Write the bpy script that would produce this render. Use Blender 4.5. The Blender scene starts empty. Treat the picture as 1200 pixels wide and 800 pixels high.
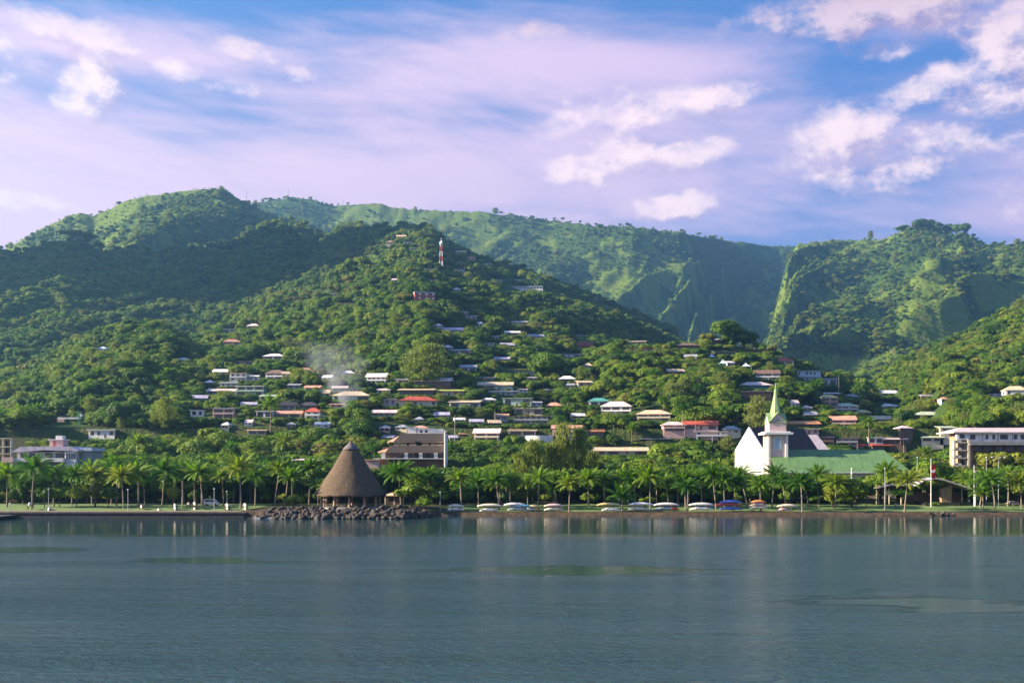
import bpy, bmesh, math, random
import numpy as np
from mathutils import Vector, Matrix

R = math.radians
random.seed(7)
rng = np.random.default_rng(11)
sc = bpy.context.scene
COL = sc.collection

# ------------------------------------------------------------------ camera, sky, sun, exposure
HC = 15.0                       # camera height above the water (a ship's deck)
F = 1200.0                      # focal length in photo pixels (photo 1200 wide)
HY = 545.0                      # photo row of the horizon
cam_d = bpy.data.cameras.new('camera')
cam = bpy.data.objects.new('camera', cam_d)
COL.objects.link(cam)
cam.location = (0, 0, HC)
cam.rotation_euler = (R(90), 0, 0)
cam_d.sensor_width = 36
cam_d.lens = 36.0
cam_d.shift_y = (HY - 400.0) / 1200.0
cam_d.clip_start = 0.5
cam_d.clip_end = 60000
sc.camera = cam

SUN_EL, SUN_AZ = 23.0, 265.0      # azimuth clockwise from +Y: 270 = from the left
sd = bpy.data.lights.new('sun', 'SUN')
sd.energy = 5.0
sd.angle = R(0.6)
sd.color = (1.0, 0.87, 0.64)
sun = bpy.data.objects.new('sun', sd)
COL.objects.link(sun)
sv = Vector((math.sin(R(SUN_AZ)) * math.cos(R(SUN_EL)), math.cos(R(SUN_AZ)) * math.cos(R(SUN_EL)), math.sin(R(SUN_EL))))
sun.rotation_euler = (-sv).to_track_quat('-Z', 'Y').to_euler()
sun.location = sv * 300

sc.view_settings.view_transform = 'Standard'
sc.view_settings.look = 'None'
sc.view_settings.gamma = 1
sc.view_settings.exposure = 2.02
sc.view_settings.use_curve_mapping = False
sc.render.engine = 'CYCLES'
cy = sc.cycles
cy.use_denoising = True
cy.denoiser = 'OPENIMAGEDENOISE'
cy.max_bounces = 5
cy.diffuse_bounces = 2
cy.glossy_bounces = 2
cy.transmission_bounces = 3
cy.transparent_max_bounces = 4
cy.volume_bounces = 0
cy.caustics_reflective = False
cy.caustics_refractive = False
cy.sample_clamp_indirect = 4


class NT:
    """small helper to write node trees as expressions"""
    def __init__(s, tree):
        s.t = tree
        s.n = tree.nodes
        s.l = tree.links
    def new(s, kind, **kw):
        n = s.n.new(kind)
        for k, v in kw.items():
            setattr(n, k, v)
        return n
    def put(s, sock, v):
        if isinstance(v, bpy.types.NodeSocket):
            s.l.new(v, sock)
        elif v is not None:
            if hasattr(sock.default_value, '__len__') and not hasattr(v, '__len__'):
                v = [v] * len(sock.default_value)
            if hasattr(sock.default_value, '__len__') and len(sock.default_value) == 4 and len(v) == 3:
                v = (*v, 1)
            sock.default_value = v
    def m(s, op, a, b=None, c=None, clamp=False):
        n = s.new('ShaderNodeMath', operation=op, use_clamp=clamp)
        for i, v in enumerate((a, b, c)):
            if v is not None:
                s.put(n.inputs[i], v)
        return n.outputs[0]
    def vm(s, op, a, b=None):
        n = s.new('ShaderNodeVectorMath', operation=op)
        s.put(n.inputs[0], a)
        if b is not None:
            s.put(n.inputs[1], b)
        return n.outputs['Value'] if op in ('DOT_PRODUCT', 'LENGTH') else n.outputs[0]
    def sep(s, v):
        n = s.new('ShaderNodeSeparateXYZ')
        s.put(n.inputs[0], v)
        return n.outputs
    def comb(s, x, y, z=0.0):
        n = s.new('ShaderNodeCombineXYZ')
        for i, v in enumerate((x, y, z)):
            s.put(n.inputs[i], v)
        return n.outputs[0]
    def noise(s, vec, scale, detail=4, rough=0.55, dist=0.0, lac=2.0, color=False):
        n = s.new('ShaderNodeTexNoise')
        n.noise_dimensions = '3D'
        if vec is not None:
            s.put(n.inputs['Vector'], vec)
        n.inputs['Scale'].default_value = scale
        n.inputs['Detail'].default_value = detail
        n.inputs['Roughness'].default_value = rough
        n.inputs['Distortion'].default_value = dist
        n.inputs['Lacunarity'].default_value = lac
        return n.outputs['Color' if color else 'Fac']
    def mix(s, f, a, b, kind='RGBA', blend='MIX'):
        n = s.new('ShaderNodeMix', data_type=kind)
        if kind == 'RGBA':
            n.blend_type = blend
            ia, ib, o = n.inputs[6], n.inputs[7], n.outputs[2]
        else:
            ia, ib, o = n.inputs[2], n.inputs[3], n.outputs[0]
        s.put(n.inputs[0], f)
        s.put(ia, a)
        s.put(ib, b)
        return o
    def ramp(s, f, stops, interp='LINEAR'):
        n = s.new('ShaderNodeValToRGB')
        n.color_ramp.interpolation = interp
        el = n.color_ramp.elements
        while len(el) < len(stops):
            el.new(0.5)
        for e, (p, c) in zip(el, stops):
            e.position = p
            e.color = (*c, 1) if len(c) == 3 else c
        s.put(n.inputs[0], f)
        return n.outputs[0]
    def smooth(s, v, a, b, to0=0.0, to1=1.0):
        n = s.new('ShaderNodeMapRange', interpolation_type='SMOOTHSTEP')
        s.put(n.inputs[0], v)
        n.inputs[1].default_value = a
        n.inputs[2].default_value = b
        n.inputs[3].default_value = to0
        n.inputs[4].default_value = to1
        return n.outputs[0]


# ---- sky: Nishita daylight, a high lavender veil and low cumulus placed by compass direction
world = bpy.data.worlds.new('World')
sc.world = world
world.use_nodes = True
W = NT(world.node_tree)
W.n.clear()
sky = W.new('ShaderNodeTexSky')
sky.sky_type = 'NISHITA'
sky.sun_disc = False
sky.sun_elevation = R(SUN_EL)
sky.sun_rotation = R(SUN_AZ)
sky.air_density = 1.0
sky.dust_density = 0.6
sky.ozone_density = 3.0
tc = W.new('ShaderNodeTexCoord')
dirv = W.vm('NORMALIZE', tc.outputs['Generated'])
dx, dy, dz = W.sep(dirv)
az = W.m('ARCTAN2', dx, dy)
el = W.m('ARCSINE', dz)


def azel(px, py):
    a = math.atan((px - 600) / F)
    e = math.atan((HY - py) / F * math.cos(a))
    return a, e

# (photo x, y, half width, half height, tilt degrees, strength)
CLOUDS = [
    (104, 46, 60, 20, -12, 1.0), (150, 62, 26, 12, 0, 0.8), (105, 95, 26, 42, 20, 0.95), (98, 128, 30, 14, 0, 0.9),
    (280, 58, 30, 11, -8, 0.8), (203, 78, 26, 8, 10, 0.55), (345, 88, 14, 9, 0, 0.5), (270, 100, 24, 8, 0, 0.4),
    (660, 196, 24, 16, 0, 0.95), (726, 178, 44, 24, -6, 1.1), (812, 182, 50, 16, 4, 0.95), (690, 205, 30, 14, -8, 0.8),
    (790, 236, 46, 12, 4, 0.9), (775, 232, 20, 9, 0, 0.8),
    (640, 42, 42, 10, -4, 0.6), (730, 132, 80, 18, 8, 0.75), (830, 118, 60, 16, 10, 0.75), 
    (985, 165, 56, 32, 10, 1.0), (1040, 188, 90, 30, 2, 0.8), (1115, 168, 50, 22, -4, 0.85), (1000, 200, 50, 18, 0, 0.7),
    (960, 22, 60, 22, -4, 1.0), (1050, 6, 140, 34, 0, 1.05), (1045, 50, 36, 12, 0, 0.6),
    (1115, 94, 60, 15, 6, 0.9), (1188, 66, 46, 56, 10, 1.05), (1180, 108, 70, 26, -10, 0.9),
    (10, 232, 46, 9, 0, 0.7), (60, 240, 40, 6, 0, 0.4),
    (-160, 60, 120, 30, 5, 1.0), (1420, 120, 160, 60, 0, 1.0), (1380, 230, 120, 20, 0, 0.7), (-250, 200, 120, 26, 0, 0.9),
]

g = bpy.data.node_groups.new('cloud_density', 'ShaderNodeTree')
g.interface.new_socket('P', in_out='INPUT', socket_type='NodeSocketVector')
g.interface.new_socket('D', in_out='OUTPUT', socket_type='NodeSocketFloat')
G = NT(g)
gi = G.new('NodeGroupInput')
go = G.new('NodeGroupOutput')
P = gi.outputs[0]
wr = G.noise(P, 16.0, 3, 0.55, color=True)
wr = G.vm('MULTIPLY', G.vm('SUBTRACT', wr, (0.5, 0.5, 0.5)), (0.045, 0.03, 0.0))
PW = G.vm('ADD', P, wr)
pX, pY, _ = G.sep(PW)
acc = None
for (cx, cyy, hw, hh, tilt, st) in CLOUDS:
    a0, e0 = azel(cx, cyy)
    w_, h_ = hw / F, hh / F
    ct, s_ = math.cos(R(tilt)), math.sin(R(tilt))
    ax_ = G.m('SUBTRACT', pX, a0)
    ay_ = G.m('SUBTRACT', pY, e0)
    qx = G.m('ADD', G.m('MULTIPLY', ax_, ct / w_), G.m('MULTIPLY', ay_, s_ / w_))
    qy = G.m('ADD', G.m('MULTIPLY', ax_, -s_ / h_), G.m('MULTIPLY', ay_, ct / h_))
    r2 = G.m('ADD', G.m('MULTIPLY', qx, qx), G.m('MULTIPLY', qy, qy))
    d = G.m('MULTIPLY', G.m('SUBTRACT', 1.0, G.m('MULTIPLY', r2, 0.55)), st)
    acc = d if acc is None else G.m('SMOOTH_MAX', acc, d, 0.15)
fb = G.noise(G.vm('MULTIPLY', P, (1.0, 1.5, 1.0)), 21.0, 10, 0.68)
fb2 = G.noise(P, 9.0, 3, 0.5)
den = G.m('ADD', acc, G.m('MULTIPLY', G.m('SUBTRACT', fb, 0.50), 3.6))
den = G.m('ADD', den, G.m('MULTIPLY', G.m('SUBTRACT', fb2, 0.5), 1.0))
G.l.new(den, go.inputs[0])


def cloud(p):
    n = W.new('ShaderNodeGroup')
    n.node_tree = g
    W.put(n.inputs[0], p)
    return n.outputs[0]

P0 = W.comb(az, el, 0.0)
d0 = cloud(P0)
d1 = cloud(W.vm('ADD', P0, (-0.016, 0.018, 0.0)))       # the same field a little towards the sun
mask = W.smooth(d0, -0.05, 1.25)
lit = W.smooth(W.m('SUBTRACT', d0, d1), -0.75, 0.55)
# high streaky veil
sh = W.comb(W.m('ADD', az, W.m('MULTIPLY', el, 0.9)), W.m('MULTIPLY', W.m('ADD', el, W.m('MULTIPLY', az, 0.10)), 3.4), 0.3)
v1 = W.noise(sh, 3.2, 7, 0.6, 0.35)
v2 = W.noise(W.comb(W.m('MULTIPLY', az, 0.9), W.m('MULTIPLY', el, 5.0), 4.1), 2.6, 5, 0.55, 0.2)
vv = W.m('ADD', W.m('MULTIPLY', v1, 0.85), W.m('SUBTRACT', W.m('MULTIPLY', v2, 0.75), 0.20))
mid = W.m('MULTIPLY', W.smooth(el, 0.20, 0.29), W.smooth(el, 0.46, 0.36))   # the broad band of veil across the middle
ctr = W.m('EXPONENT', W.m('MULTIPLY', W.m('POWER', W.m('ADD', az, 0.13), 2.0), -9.0))
vv = W.m('ADD', vv, W.m('MULTIPLY', W.m('MULTIPLY', mid, ctr), 0.17))
low = W.smooth(el, 0.36, 0.14)
vv = W.m('ADD', vv, W.m('MULTIPLY', low, 0.10))
left = W.smooth(az, 0.05, -0.45)
vv = W.m('ADD', vv, W.m('MULTIPLY', W.m('MULTIPLY', left, W.smooth(el, 0.36, 0.22)), 0.07))
vv = W.m('SUBTRACT', vv, W.m('MULTIPLY', W.smooth(el, 0.36, 0.44), 0.10))
vv = W.m('SUBTRACT', vv, W.m('MULTIPLY', W.m('MULTIPLY', W.smooth(az, 0.0, 0.3), W.smooth(el, 0.20, 0.26)), 0.07))
veil = W.m('MULTIPLY', W.smooth(vv, 0.47, 0.86), 0.92)
base_bg = W.vm('MULTIPLY', sky.outputs[0], (0.085, 0.088, 0.115))
base_bg = W.mix(0.6, base_bg, (0.040, 0.150, 0.46))
veil_col = W.mix(W.smooth(az, -0.5, 0.5), (0.74, 0.50, 0.61), (0.56, 0.42, 0.60))
c1 = W.mix(veil, base_bg, veil_col)
cl_col = W.mix(lit, (0.36, 0.27, 0.43), (0.92, 0.70, 0.68))
cl_col = W.mix(W.smooth(el, 0.33, 0.44), cl_col, W.mix(lit, (0.20, 0.14, 0.25), (0.56, 0.39, 0.45)))
c2 = W.mix(W.m('MULTIPLY', mask, 0.88), c1, cl_col)
# sky brightened towards the zenith, mostly out of view, to lighten the water
c3 = W.mix(W.smooth(el, 0.40, 1.2), c2, W.vm('MULTIPLY', c2, (1.35, 1.45, 1.5)))
bgn = W.new('ShaderNodeBackground')
W.put(bgn.inputs[0], c3)
bgn.inputs[1].default_value = 0.395
out = W.new('ShaderNodeOutputWorld')
W.l.new(bgn.outputs[0], out.inputs[0])
world.cycles.sampling_method = 'MANUAL'
world.cycles.sample_map_resolution = 512

# ------------------------------------------------------------------ helpers


def tag(o, label=None, cat=None, group=None, kind=None):
    for k, v in (('label', label), ('category', cat), ('group', group), ('kind', kind)):
        if v:
            o[k] = v
    return o


def empty(name, loc, rz=0.0, label=None, cat=None, group=None):
    o = bpy.data.objects.new(name, None)
    o.empty_display_size = 0.5
    COL.objects.link(o)
    o.location = loc
    o.rotation_euler = (0, 0, rz)
    return tag(o, label, cat, group)


def copy_tree(o, parent=None):
    c = o.copy()
    COL.objects.link(c)
    if parent is not None:
        c.parent = parent
    for ch in KIDS.get(o.name, ()):
        copy_tree(ch, c)
    return c

KIDS = {}


class MB:
    """collects vertices and faces, then links ONE mesh object"""
    def __init__(s):
        s.v, s.f, s.mi = [], [], []
        s.cur = 0
    def add(s, vs, fs):
        o = len(s.v)
        s.v.extend(tuple(v) for v in vs)
        for f in fs:
            s.f.append(tuple(i + o for i in f))
            s.mi.append(s.cur)
        return s
    def box(s, x0, x1, y0, y1, z0, z1):
        return s.add([(x0, y0, z0), (x1, y0, z0), (x1, y1, z0), (x0, y1, z0), (x0, y0, z1), (x1, y0, z1), (x1, y1, z1), (x0, y1, z1)],
                     [(0, 3, 2, 1), (4, 5, 6, 7), (0, 1, 5, 4), (1, 2, 6, 5), (2, 3, 7, 6), (3, 0, 4, 7)])
    def loft(s, rings, cap=True, closed=True):
        o = []
        n = len(rings[0])
        vs = [p for r in rings for p in r]
        fs = []
        for i in range(len(rings) - 1):
            for j in range(n if closed else n - 1):
                a, b = i * n + j, i * n + (j + 1) % n
                fs.append((a, b, b + n, a + n))
        if cap and closed:
            fs.append(tuple(range(n - 1, -1, -1)))
            fs.append(tuple(range((len(rings) - 1) * n, len(rings) * n)))
        return s.add(vs, fs)
    def tube(s, pts, rad, n=6):
        rings = []
        pts = [Vector(p) for p in pts]
        if not hasattr(rad, '__len__'):
            rad = [rad] * len(pts)
        for i, p in enumerate(pts):
            t = (pts[min(i + 1, len(pts) - 1)] - pts[max(i - 1, 0)]).normalized()
            ref = Vector((0, 1, 0)) if abs(t.y) < 0.9 else Vector((1, 0, 0))
            a = t.cross(ref).normalized()
            b = t.cross(a)
            rings.append([p + (a * math.cos(2 * math.pi * k / n) + b * math.sin(2 * math.pi * k / n)) * rad[i] for k in range(n)])
        return s.loft(rings)
    def bar(s, p, q, r, n=5):
        return s.tube([p, q], r, n)
    def prism(s, poly, y0, y1):
        """polygon in x,z swept along y"""
        n = len(poly)
        vs = [(x, y0, z) for x, z in poly] + [(x, y1, z) for x, z in poly]
        fs = [tuple(range(n)), tuple(range(2 * n - 1, n - 1, -1))] + [(i, i + n, (i + 1) % n + n, (i + 1) % n) for i in range(n)]
        return s.add(vs, fs)
    def mesh(s, name, mats, smooth=False):
        me = bpy.data.meshes.new(name)
        me.from_pydata(s.v, [], s.f)
        mats = mats if isinstance(mats, (list, tuple)) else [mats]
        for m_ in mats:
            me.materials.append(m_)
        if len(mats) > 1:
            me.polygons.foreach_set('material_index', s.mi)
        if smooth:
            me.polygons.foreach_set('use_smooth', [True] * len(s.f))
        bm = bmesh.new()
        bm.from_mesh(me)
        bmesh.ops.recalc_face_normals(bm, faces=bm.faces)
        bm.to_mesh(me)
        bm.free()
        me.update()
        return me
    def build(s, name, mats, parent=None, smooth=False):
        return link(name, s.mesh(name, mats, smooth), parent)


def link(name, me, parent=None):
    o = bpy.data.objects.new(name, me)
    COL.objects.link(o)
    if parent is not None:
        o.parent = parent
        KIDS.setdefault(parent.name, []).append(o)
    return o


def np_mesh(name, V, Q, mat, smooth=False):
    """mesh from numpy vertex (n,3) and quad (m,4) arrays"""
    me = bpy.data.meshes.new(name)
    V = np.asarray(V, dtype=np.float32)
    Q = np.asarray(Q, dtype=np.int32)
    me.vertices.add(len(V))
    me.vertices.foreach_set('co', V.ravel())
    me.loops.add(Q.size)
    me.loops.foreach_set('vertex_index', Q.ravel())
    me.polygons.add(len(Q))
    k = Q.shape[1]
    me.polygons.foreach_set('loop_start', np.arange(0, Q.size, k, dtype=np.int32))
    me.polygons.foreach_set('loop_total', np.full(len(Q), k, dtype=np.int32))
    if smooth:
        me.polygons.foreach_set('use_smooth', np.ones(len(Q), dtype=bool))
    for m_ in (mat if isinstance(mat, (list, tuple)) else [mat]):
        me.materials.append(m_)
    me.update(calc_edges=True)
    return me


MATS = {}


def mat(name, col, rough=0.8, var=0.18, scale=1.5, bump=0.0, metal=0.0, col2=None, spec=0.3):
    """plain procedural surface: two tones of one colour broken up by noise, optional bump"""
    if name in MATS:
        return MATS[name]
    m_ = bpy.data.materials.new(name)
    m_.use_nodes = True
    T = NT(m_.node_tree)
    b = T.n['Principled BSDF']
    pos = T.new('ShaderNodeTexCoord').outputs['Object']
    nz = T.noise(pos, scale, 5, 0.62)
    c2 = col2 or tuple(c * (1 - 2.2 * var) for c in col)
    c = T.mix(T.smooth(nz, 0.35, 0.72), col, c2)
    T.put(b.inputs['Base Color'], c)
    b.inputs['Roughness'].default_value = rough
    b.inputs['Metallic'].default_value = metal
    b.inputs['Specular IOR Level'].default_value = spec
    if bump:
        bn = T.new('ShaderNodeBump')
        bn.inputs['Strength'].default_value = 0.6
        bn.inputs['Distance'].default_value = bump
        T.put(bn.inputs['Height'], T.noise(pos, scale * 5, 4, 0.6))
        T.l.new(bn.outputs[0], b.inputs['Normal'])
    MATS[name] = m_
    return m_


def leaf_mat(name, stops, transl=0.3, nscale=0.35, val=(0.7, 1.25)):
    """foliage: the plant's own tint by object random, clump to clump variation by noise, light passing through the leaf"""
    m_ = bpy.data.materials.new(name)
    m_.use_nodes = True
    T = NT(m_.node_tree)
    T.n.clear()
    oi = T.new('ShaderNodeObjectInfo')
    pos = T.new('ShaderNodeNewGeometry').outputs['Position']
    reg = T.noise(pos, 0.012, 3, 0.5)
    f = T.m('ADD', T.m('MULTIPLY', oi.outputs['Random'], 0.85), T.m('MULTIPLY', T.m('SUBTRACT', reg, 0.5), 0.9))
    f = T.m('ADD', f, 0.12, clamp=True)
    c = T.ramp(f, stops)
    nz = T.noise(pos, nscale, 3, 0.6)
    c = T.mix(1.0, c, T.ramp(T.smooth(nz, 0.3, 0.7), [(0.0, (val[0],) * 3), (1.0, (val[1], val[1] * 1.0, val[1] * 0.9))]), blend='MULTIPLY')
    d = T.new('ShaderNodeBsdfPrincipled')
    T.put(d.inputs['Base Color'], c)
    d.inputs['Roughness'].default_value = 0.55
    d.inputs['Specular IOR Level'].default_value = 0.25
    tr = T.new('ShaderNodeBsdfTranslucent')
    T.put(tr.inputs[0], T.mix(1.0, c, (1.05, 1.35, 0.35, 1), blend='MULTIPLY'))
    mx = T.new('ShaderNodeMixShader')
    mx.inputs[0].default_value = transl
    T.l.new(d.outputs[0], mx.inputs[1])
    T.l.new(tr.outputs[0], mx.inputs[2])
    o = T.new('ShaderNodeOutputMaterial')
    T.l.new(mx.outputs[0], o.inputs[0])
    MATS[name] = m_
    return m_


def K(Y):
    return Y / F


def PX(px, Y):
    return (px - 600) / F * Y


def PZ(py, Y):
    return HC + (HY - py) / F * Y

# ------------------------------------------------------------------ the lie of the land
_rs = np.random.RandomState(5)
_perm = _rs.permutation(4096).astype(np.int64)
_val = _rs.rand(4096)


def vnoise(x, y):
    xi = np.floor(x).astype(np.int64)
    yi = np.floor(y).astype(np.int64)
    fx = x - xi
    fy = y - yi
    fx = fx * fx * fx * (fx * (fx * 6 - 15) + 10)
    fy = fy * fy * fy * (fy * (fy * 6 - 15) + 10)
    def h(a, b):
        return _val[_perm[(_perm[a & 4095] + b) & 4095]]
    return (h(xi, yi) * (1 - fx) + h(xi + 1, yi) * fx) * (1 - fy) + (h(xi, yi + 1) * (1 - fx) + h(xi + 1, yi + 1) * fx) * fy


def fbm(x, y, o=4, g_=0.5):
    s_, a, t = 0.0, 1.0, 0.0
    for i in range(o):
        s_ = s_ + a * vnoise(x + 17.3 * i, y - 9.1 * i)
        t += a
        a *= g_
        x, y = x * 2.03, y * 2.03
    return s_ / t


def ridged(x, y, o=3):
    s_, a, t = 0.0, 1.0, 0.0
    for i in range(o):
        s_ = s_ + a * (1 - np.abs(2 * vnoise(x + 31.7 * i, y + 5.9 * i) - 1))
        t += a
        a *= 0.5
        x, y = x * 2.1, y * 2.1
    return s_ / t

# each ridge: photo columns, crest rows, crest distance, foot (distance, height), curve, canopy height, back slope, gullies (wavelength, depth, lean)
LAYERS = dict(
    tower_hill=dict(px=[100, 150, 200, 250, 300, 345, 375, 400, 420, 440, 470, 500, 513, 527, 550, 590, 640, 700, 760, 790, 830, 870, 960],
                    y=[470, 440, 412, 384, 350, 318, 284, 264, 262, 263, 263, 263, 271, 284, 293, 308, 322, 345, 370, 387, 425, 480, 570],
                    Y=[800, 950, 1100, 1250, 1500, 1900, 2300, 2500, 2450, 2300, 2050, 1930, 1900, 1890, 1890, 1910, 1970, 2050, 2150, 2200, 2250, 2300, 2300],
                    foot=(450, 5), p=1.08, can=9, back=0.6, gul=(250, 38, 0.35), fade=(950, 450)),
    near_left=dict(px=[-400, -100, 0, 50, 100, 150, 190, 220, 250, 280, 310], y=[470, 452, 436, 420, 390, 375, 377, 392, 425, 470, 520],
                   Y=[1000] * 11, foot=(465, 5), p=1.0, can=9, back=0.7, gul=(140, 14, 0.3)),
    lit_shoulder=dict(px=[170, 200, 230, 260, 300, 340, 380, 430, 470, 510, 570], y=[470, 436, 408, 387, 372, 363, 358, 362, 385, 430, 570],
                      Y=[1000, 1020, 1060, 1110, 1180, 1240, 1280, 1300, 1280, 1250, 1250], foot=(560, 35), p=1.0, can=9, back=0.55, gul=(120, 9, 0.3)),
    knoll_right=dict(px=[540, 575, 610, 640, 680, 720, 760, 800, 830, 850, 870, 900, 940, 980, 1010, 1060, 1110],
                     y=[520, 482, 450, 430, 410, 402, 398, 396, 392, 390, 392, 400, 420, 440, 456, 490, 530],
                     Y=[730, 760, 790, 810, 830, 845, 860, 880, 895, 905, 920, 940, 960, 980, 990, 1000, 1000], foot=(500, 8), p=0.95, can=10, back=0.7, gul=(110, 10, 0.3)),
    shade_hill=dict(px=[-500, -200, 0, 40, 75, 100, 130, 185, 220, 280, 320, 350, 400, 440, 480, 520, 600],
                    y=[330, 310, 297, 289, 278, 281, 290, 288, 291, 277, 253, 258, 286, 305, 330, 380, 570],
                    Y=[1700, 1850, 1980, 2020, 2060, 2090, 2120, 2190, 2250, 2360, 2440, 2500, 2560, 2600, 2620, 2640, 2640], foot=(900, 70), p=1.25, can=9, back=0.6, gul=(330, 60, 0.5)),
    left_peak=dict(px=[-600, -200, -60, 0, 20, 45, 80, 95, 110, 130, 160, 190, 215, 240, 262, 275, 290, 320, 360, 400, 460, 560],
                   y=[400, 350, 312, 292, 281, 268, 249, 246, 250, 240, 228, 225, 221, 217, 218, 226, 237, 248, 262, 285, 330, 570],
                   Y=[3100] * 22, foot=(1700, 160), p=1.1, can=6, back=0.8, gul=(260, 95, 0.5)),
    long_ridge=dict(px=[180, 260, 290, 315, 340, 365, 390, 415, 445, 460, 480, 520, 560, 600, 640, 700, 740, 800, 850, 900, 960, 1050, 1200],
                    y=[300, 252, 237, 232, 230, 232, 239, 238, 236, 242, 243, 245, 246, 250, 255, 262, 263, 270, 279, 286, 286, 300, 340],
                    Y=[4300, 4300, 4300, 4350, 4350, 4350, 4350, 4350, 4350, 4350, 4350, 4350, 4350, 4330, 4300, 4200, 4150, 4250, 4700, 5000, 5200, 5300, 5300],
                    foot=(2700, 140), p=1.35, can=6, back=0.5, gul=(210, 105, 0.6)),
    right_mountain=dict(px=[840, 880, 900, 912, 922, 935, 960, 1000, 1035, 1048, 1062, 1085, 1105, 1118, 1130, 1142, 1156, 1200, 1300, 1500, 1800],
                        y=[500, 430, 395, 345, 305, 284, 281, 279, 277, 272, 265, 262, 268, 272, 270, 277, 284, 283, 268, 280, 330],
                        Y=[3200, 3250, 3400, 3550, 3680, 3760, 3780, 3720, 3660, 3640, 3610, 3570, 3530, 3510, 3490, 3470, 3440, 3340, 3150, 2900, 2900],
                        foot=(1500, 60), p=1.2, can=6, back=0.8, gul=(200, 120, 0.7)),
    left_spur=dict(px=[870, 890, 902, 920, 940, 958, 975, 990], y=[560, 425, 396, 376, 357, 345, 350, 420],
                   Y=[2700, 2800, 2880, 3020, 3180, 3300, 3380, 3400], foot=(1700, 60), p=1.15, can=5, back=0.9, gul=(160, 40, 0.6)),
    right_hill=dict(px=[940, 980, 1010, 1030, 1060, 1100, 1130, 1160, 1200, 1350, 1700], y=[570, 490, 458, 440, 417, 398, 386, 369, 351, 320, 330],
                    Y=[1250, 1250, 1270, 1300, 1320, 1340, 1350, 1350, 1350, 1350, 1350], foot=(520, 8), p=1.05, can=9, back=0.7, gul=(150, 20, 0.3)),
)
for L in LAYERS.values():
    L['pxa'] = np.array(L['px'], float)
    L['ya'] = np.array(L['y'], float)
    L['Ya'] = np.array(L['Y'], float)


def shore(X):
    """distance of the waterline"""
    return np.interp(X, [-400, -74, -66, -60, -30, -26, -22, 400], [291, 291, 288.5, 288, 288.5, 297, 303, 303]) + 0.5 * np.sin(X * 0.21) * (X > -20)


def flat(X, Y):
    s_ = shore(X)
    lf = np.clip((-20 - X) / 6, 0, 1)                 # 1 on the left shore, 0 along the lower right bank
    bank = np.where(X < -70, 0.15, 4.0)
    t = np.clip((Y - s_ + 1.2 * (1 - lf)) / bank, 0, 1)
    zb = -1.2 + (1.2 + 0.95 + 0.85 * lf) * t
    zb = zb + np.clip((Y - s_ - 7) / 40, 0, 1) * (0.5 + 0.75 * (1 - lf))
    return zb + np.clip((Y - 345) / 110, 0, 1) * 2.6


def terrain(X, Y):
    X = np.asarray(X, float)
    Y = np.asarray(Y, float)
    px = 600 + F * X / np.maximum(Y, 1)
    z = flat(X, Y) + np.clip(Y - 460, 0, None) * 0.05
    for nm, L in LAYERS.items():
        Yc = np.interp(px, L['pxa'], L['Ya'])
        yc = np.interp(px, L['pxa'], L['ya'])
        zc = HC + (HY - yc) / F * Yc - L['can']
        Yf, zf = L['foot']
        t = np.clip((Y - Yf) / (Yc - Yf), 0, 1)
        zl = zf + (zc - zf) * t ** L['p']
        lam, A, k = L['gul']
        dn = np.clip(Yc - Y, 0, None)
        s_ = (X + k * dn)
        gl = ridged(s_ / lam + 3.1 * len(nm), dn / (lam * 3.2) + len(nm), 3) - 0.66
        env = np.clip(dn / (2.2 * lam), 0, 1) * np.clip((Y - L.get('fade', (Yf, 150))[0]) / L.get('fade', (Yf, 150))[1], 0, 1)
        zl = zl + A * gl * 2.0 * env
        zl = np.where(Y > Yc, zc - L['back'] * (Y - Yc), zl)
        zl = np.where(Y < Yf, -5, zl)
        z = np.maximum(z, zl)
    # unseen hill added beyond the left edge, shaped to shade the left slopes
    z = np.maximum(z, 1430 * np.exp(-((X + 1790) / 300) ** 2 - ((Y - 1930) / 540) ** 2) - 40)
    rough = np.clip((Y - 500) / 400, 0, 1)
    z = z + rough * (fbm(X / 60, Y / 60, 3) - 0.5) * 9
    return z


def hit(px, py, y0=315.0, y1=4800.0):
    Ys = np.linspace(y0, y1, 4000)
    zr = HC + (HY - py) / F * Ys
    zt = terrain((px - 600) / F * Ys, Ys)
    i = np.argmax(zt >= zr)
    return float(Ys[i]) if zt[i] >= zr[i] else None
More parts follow.
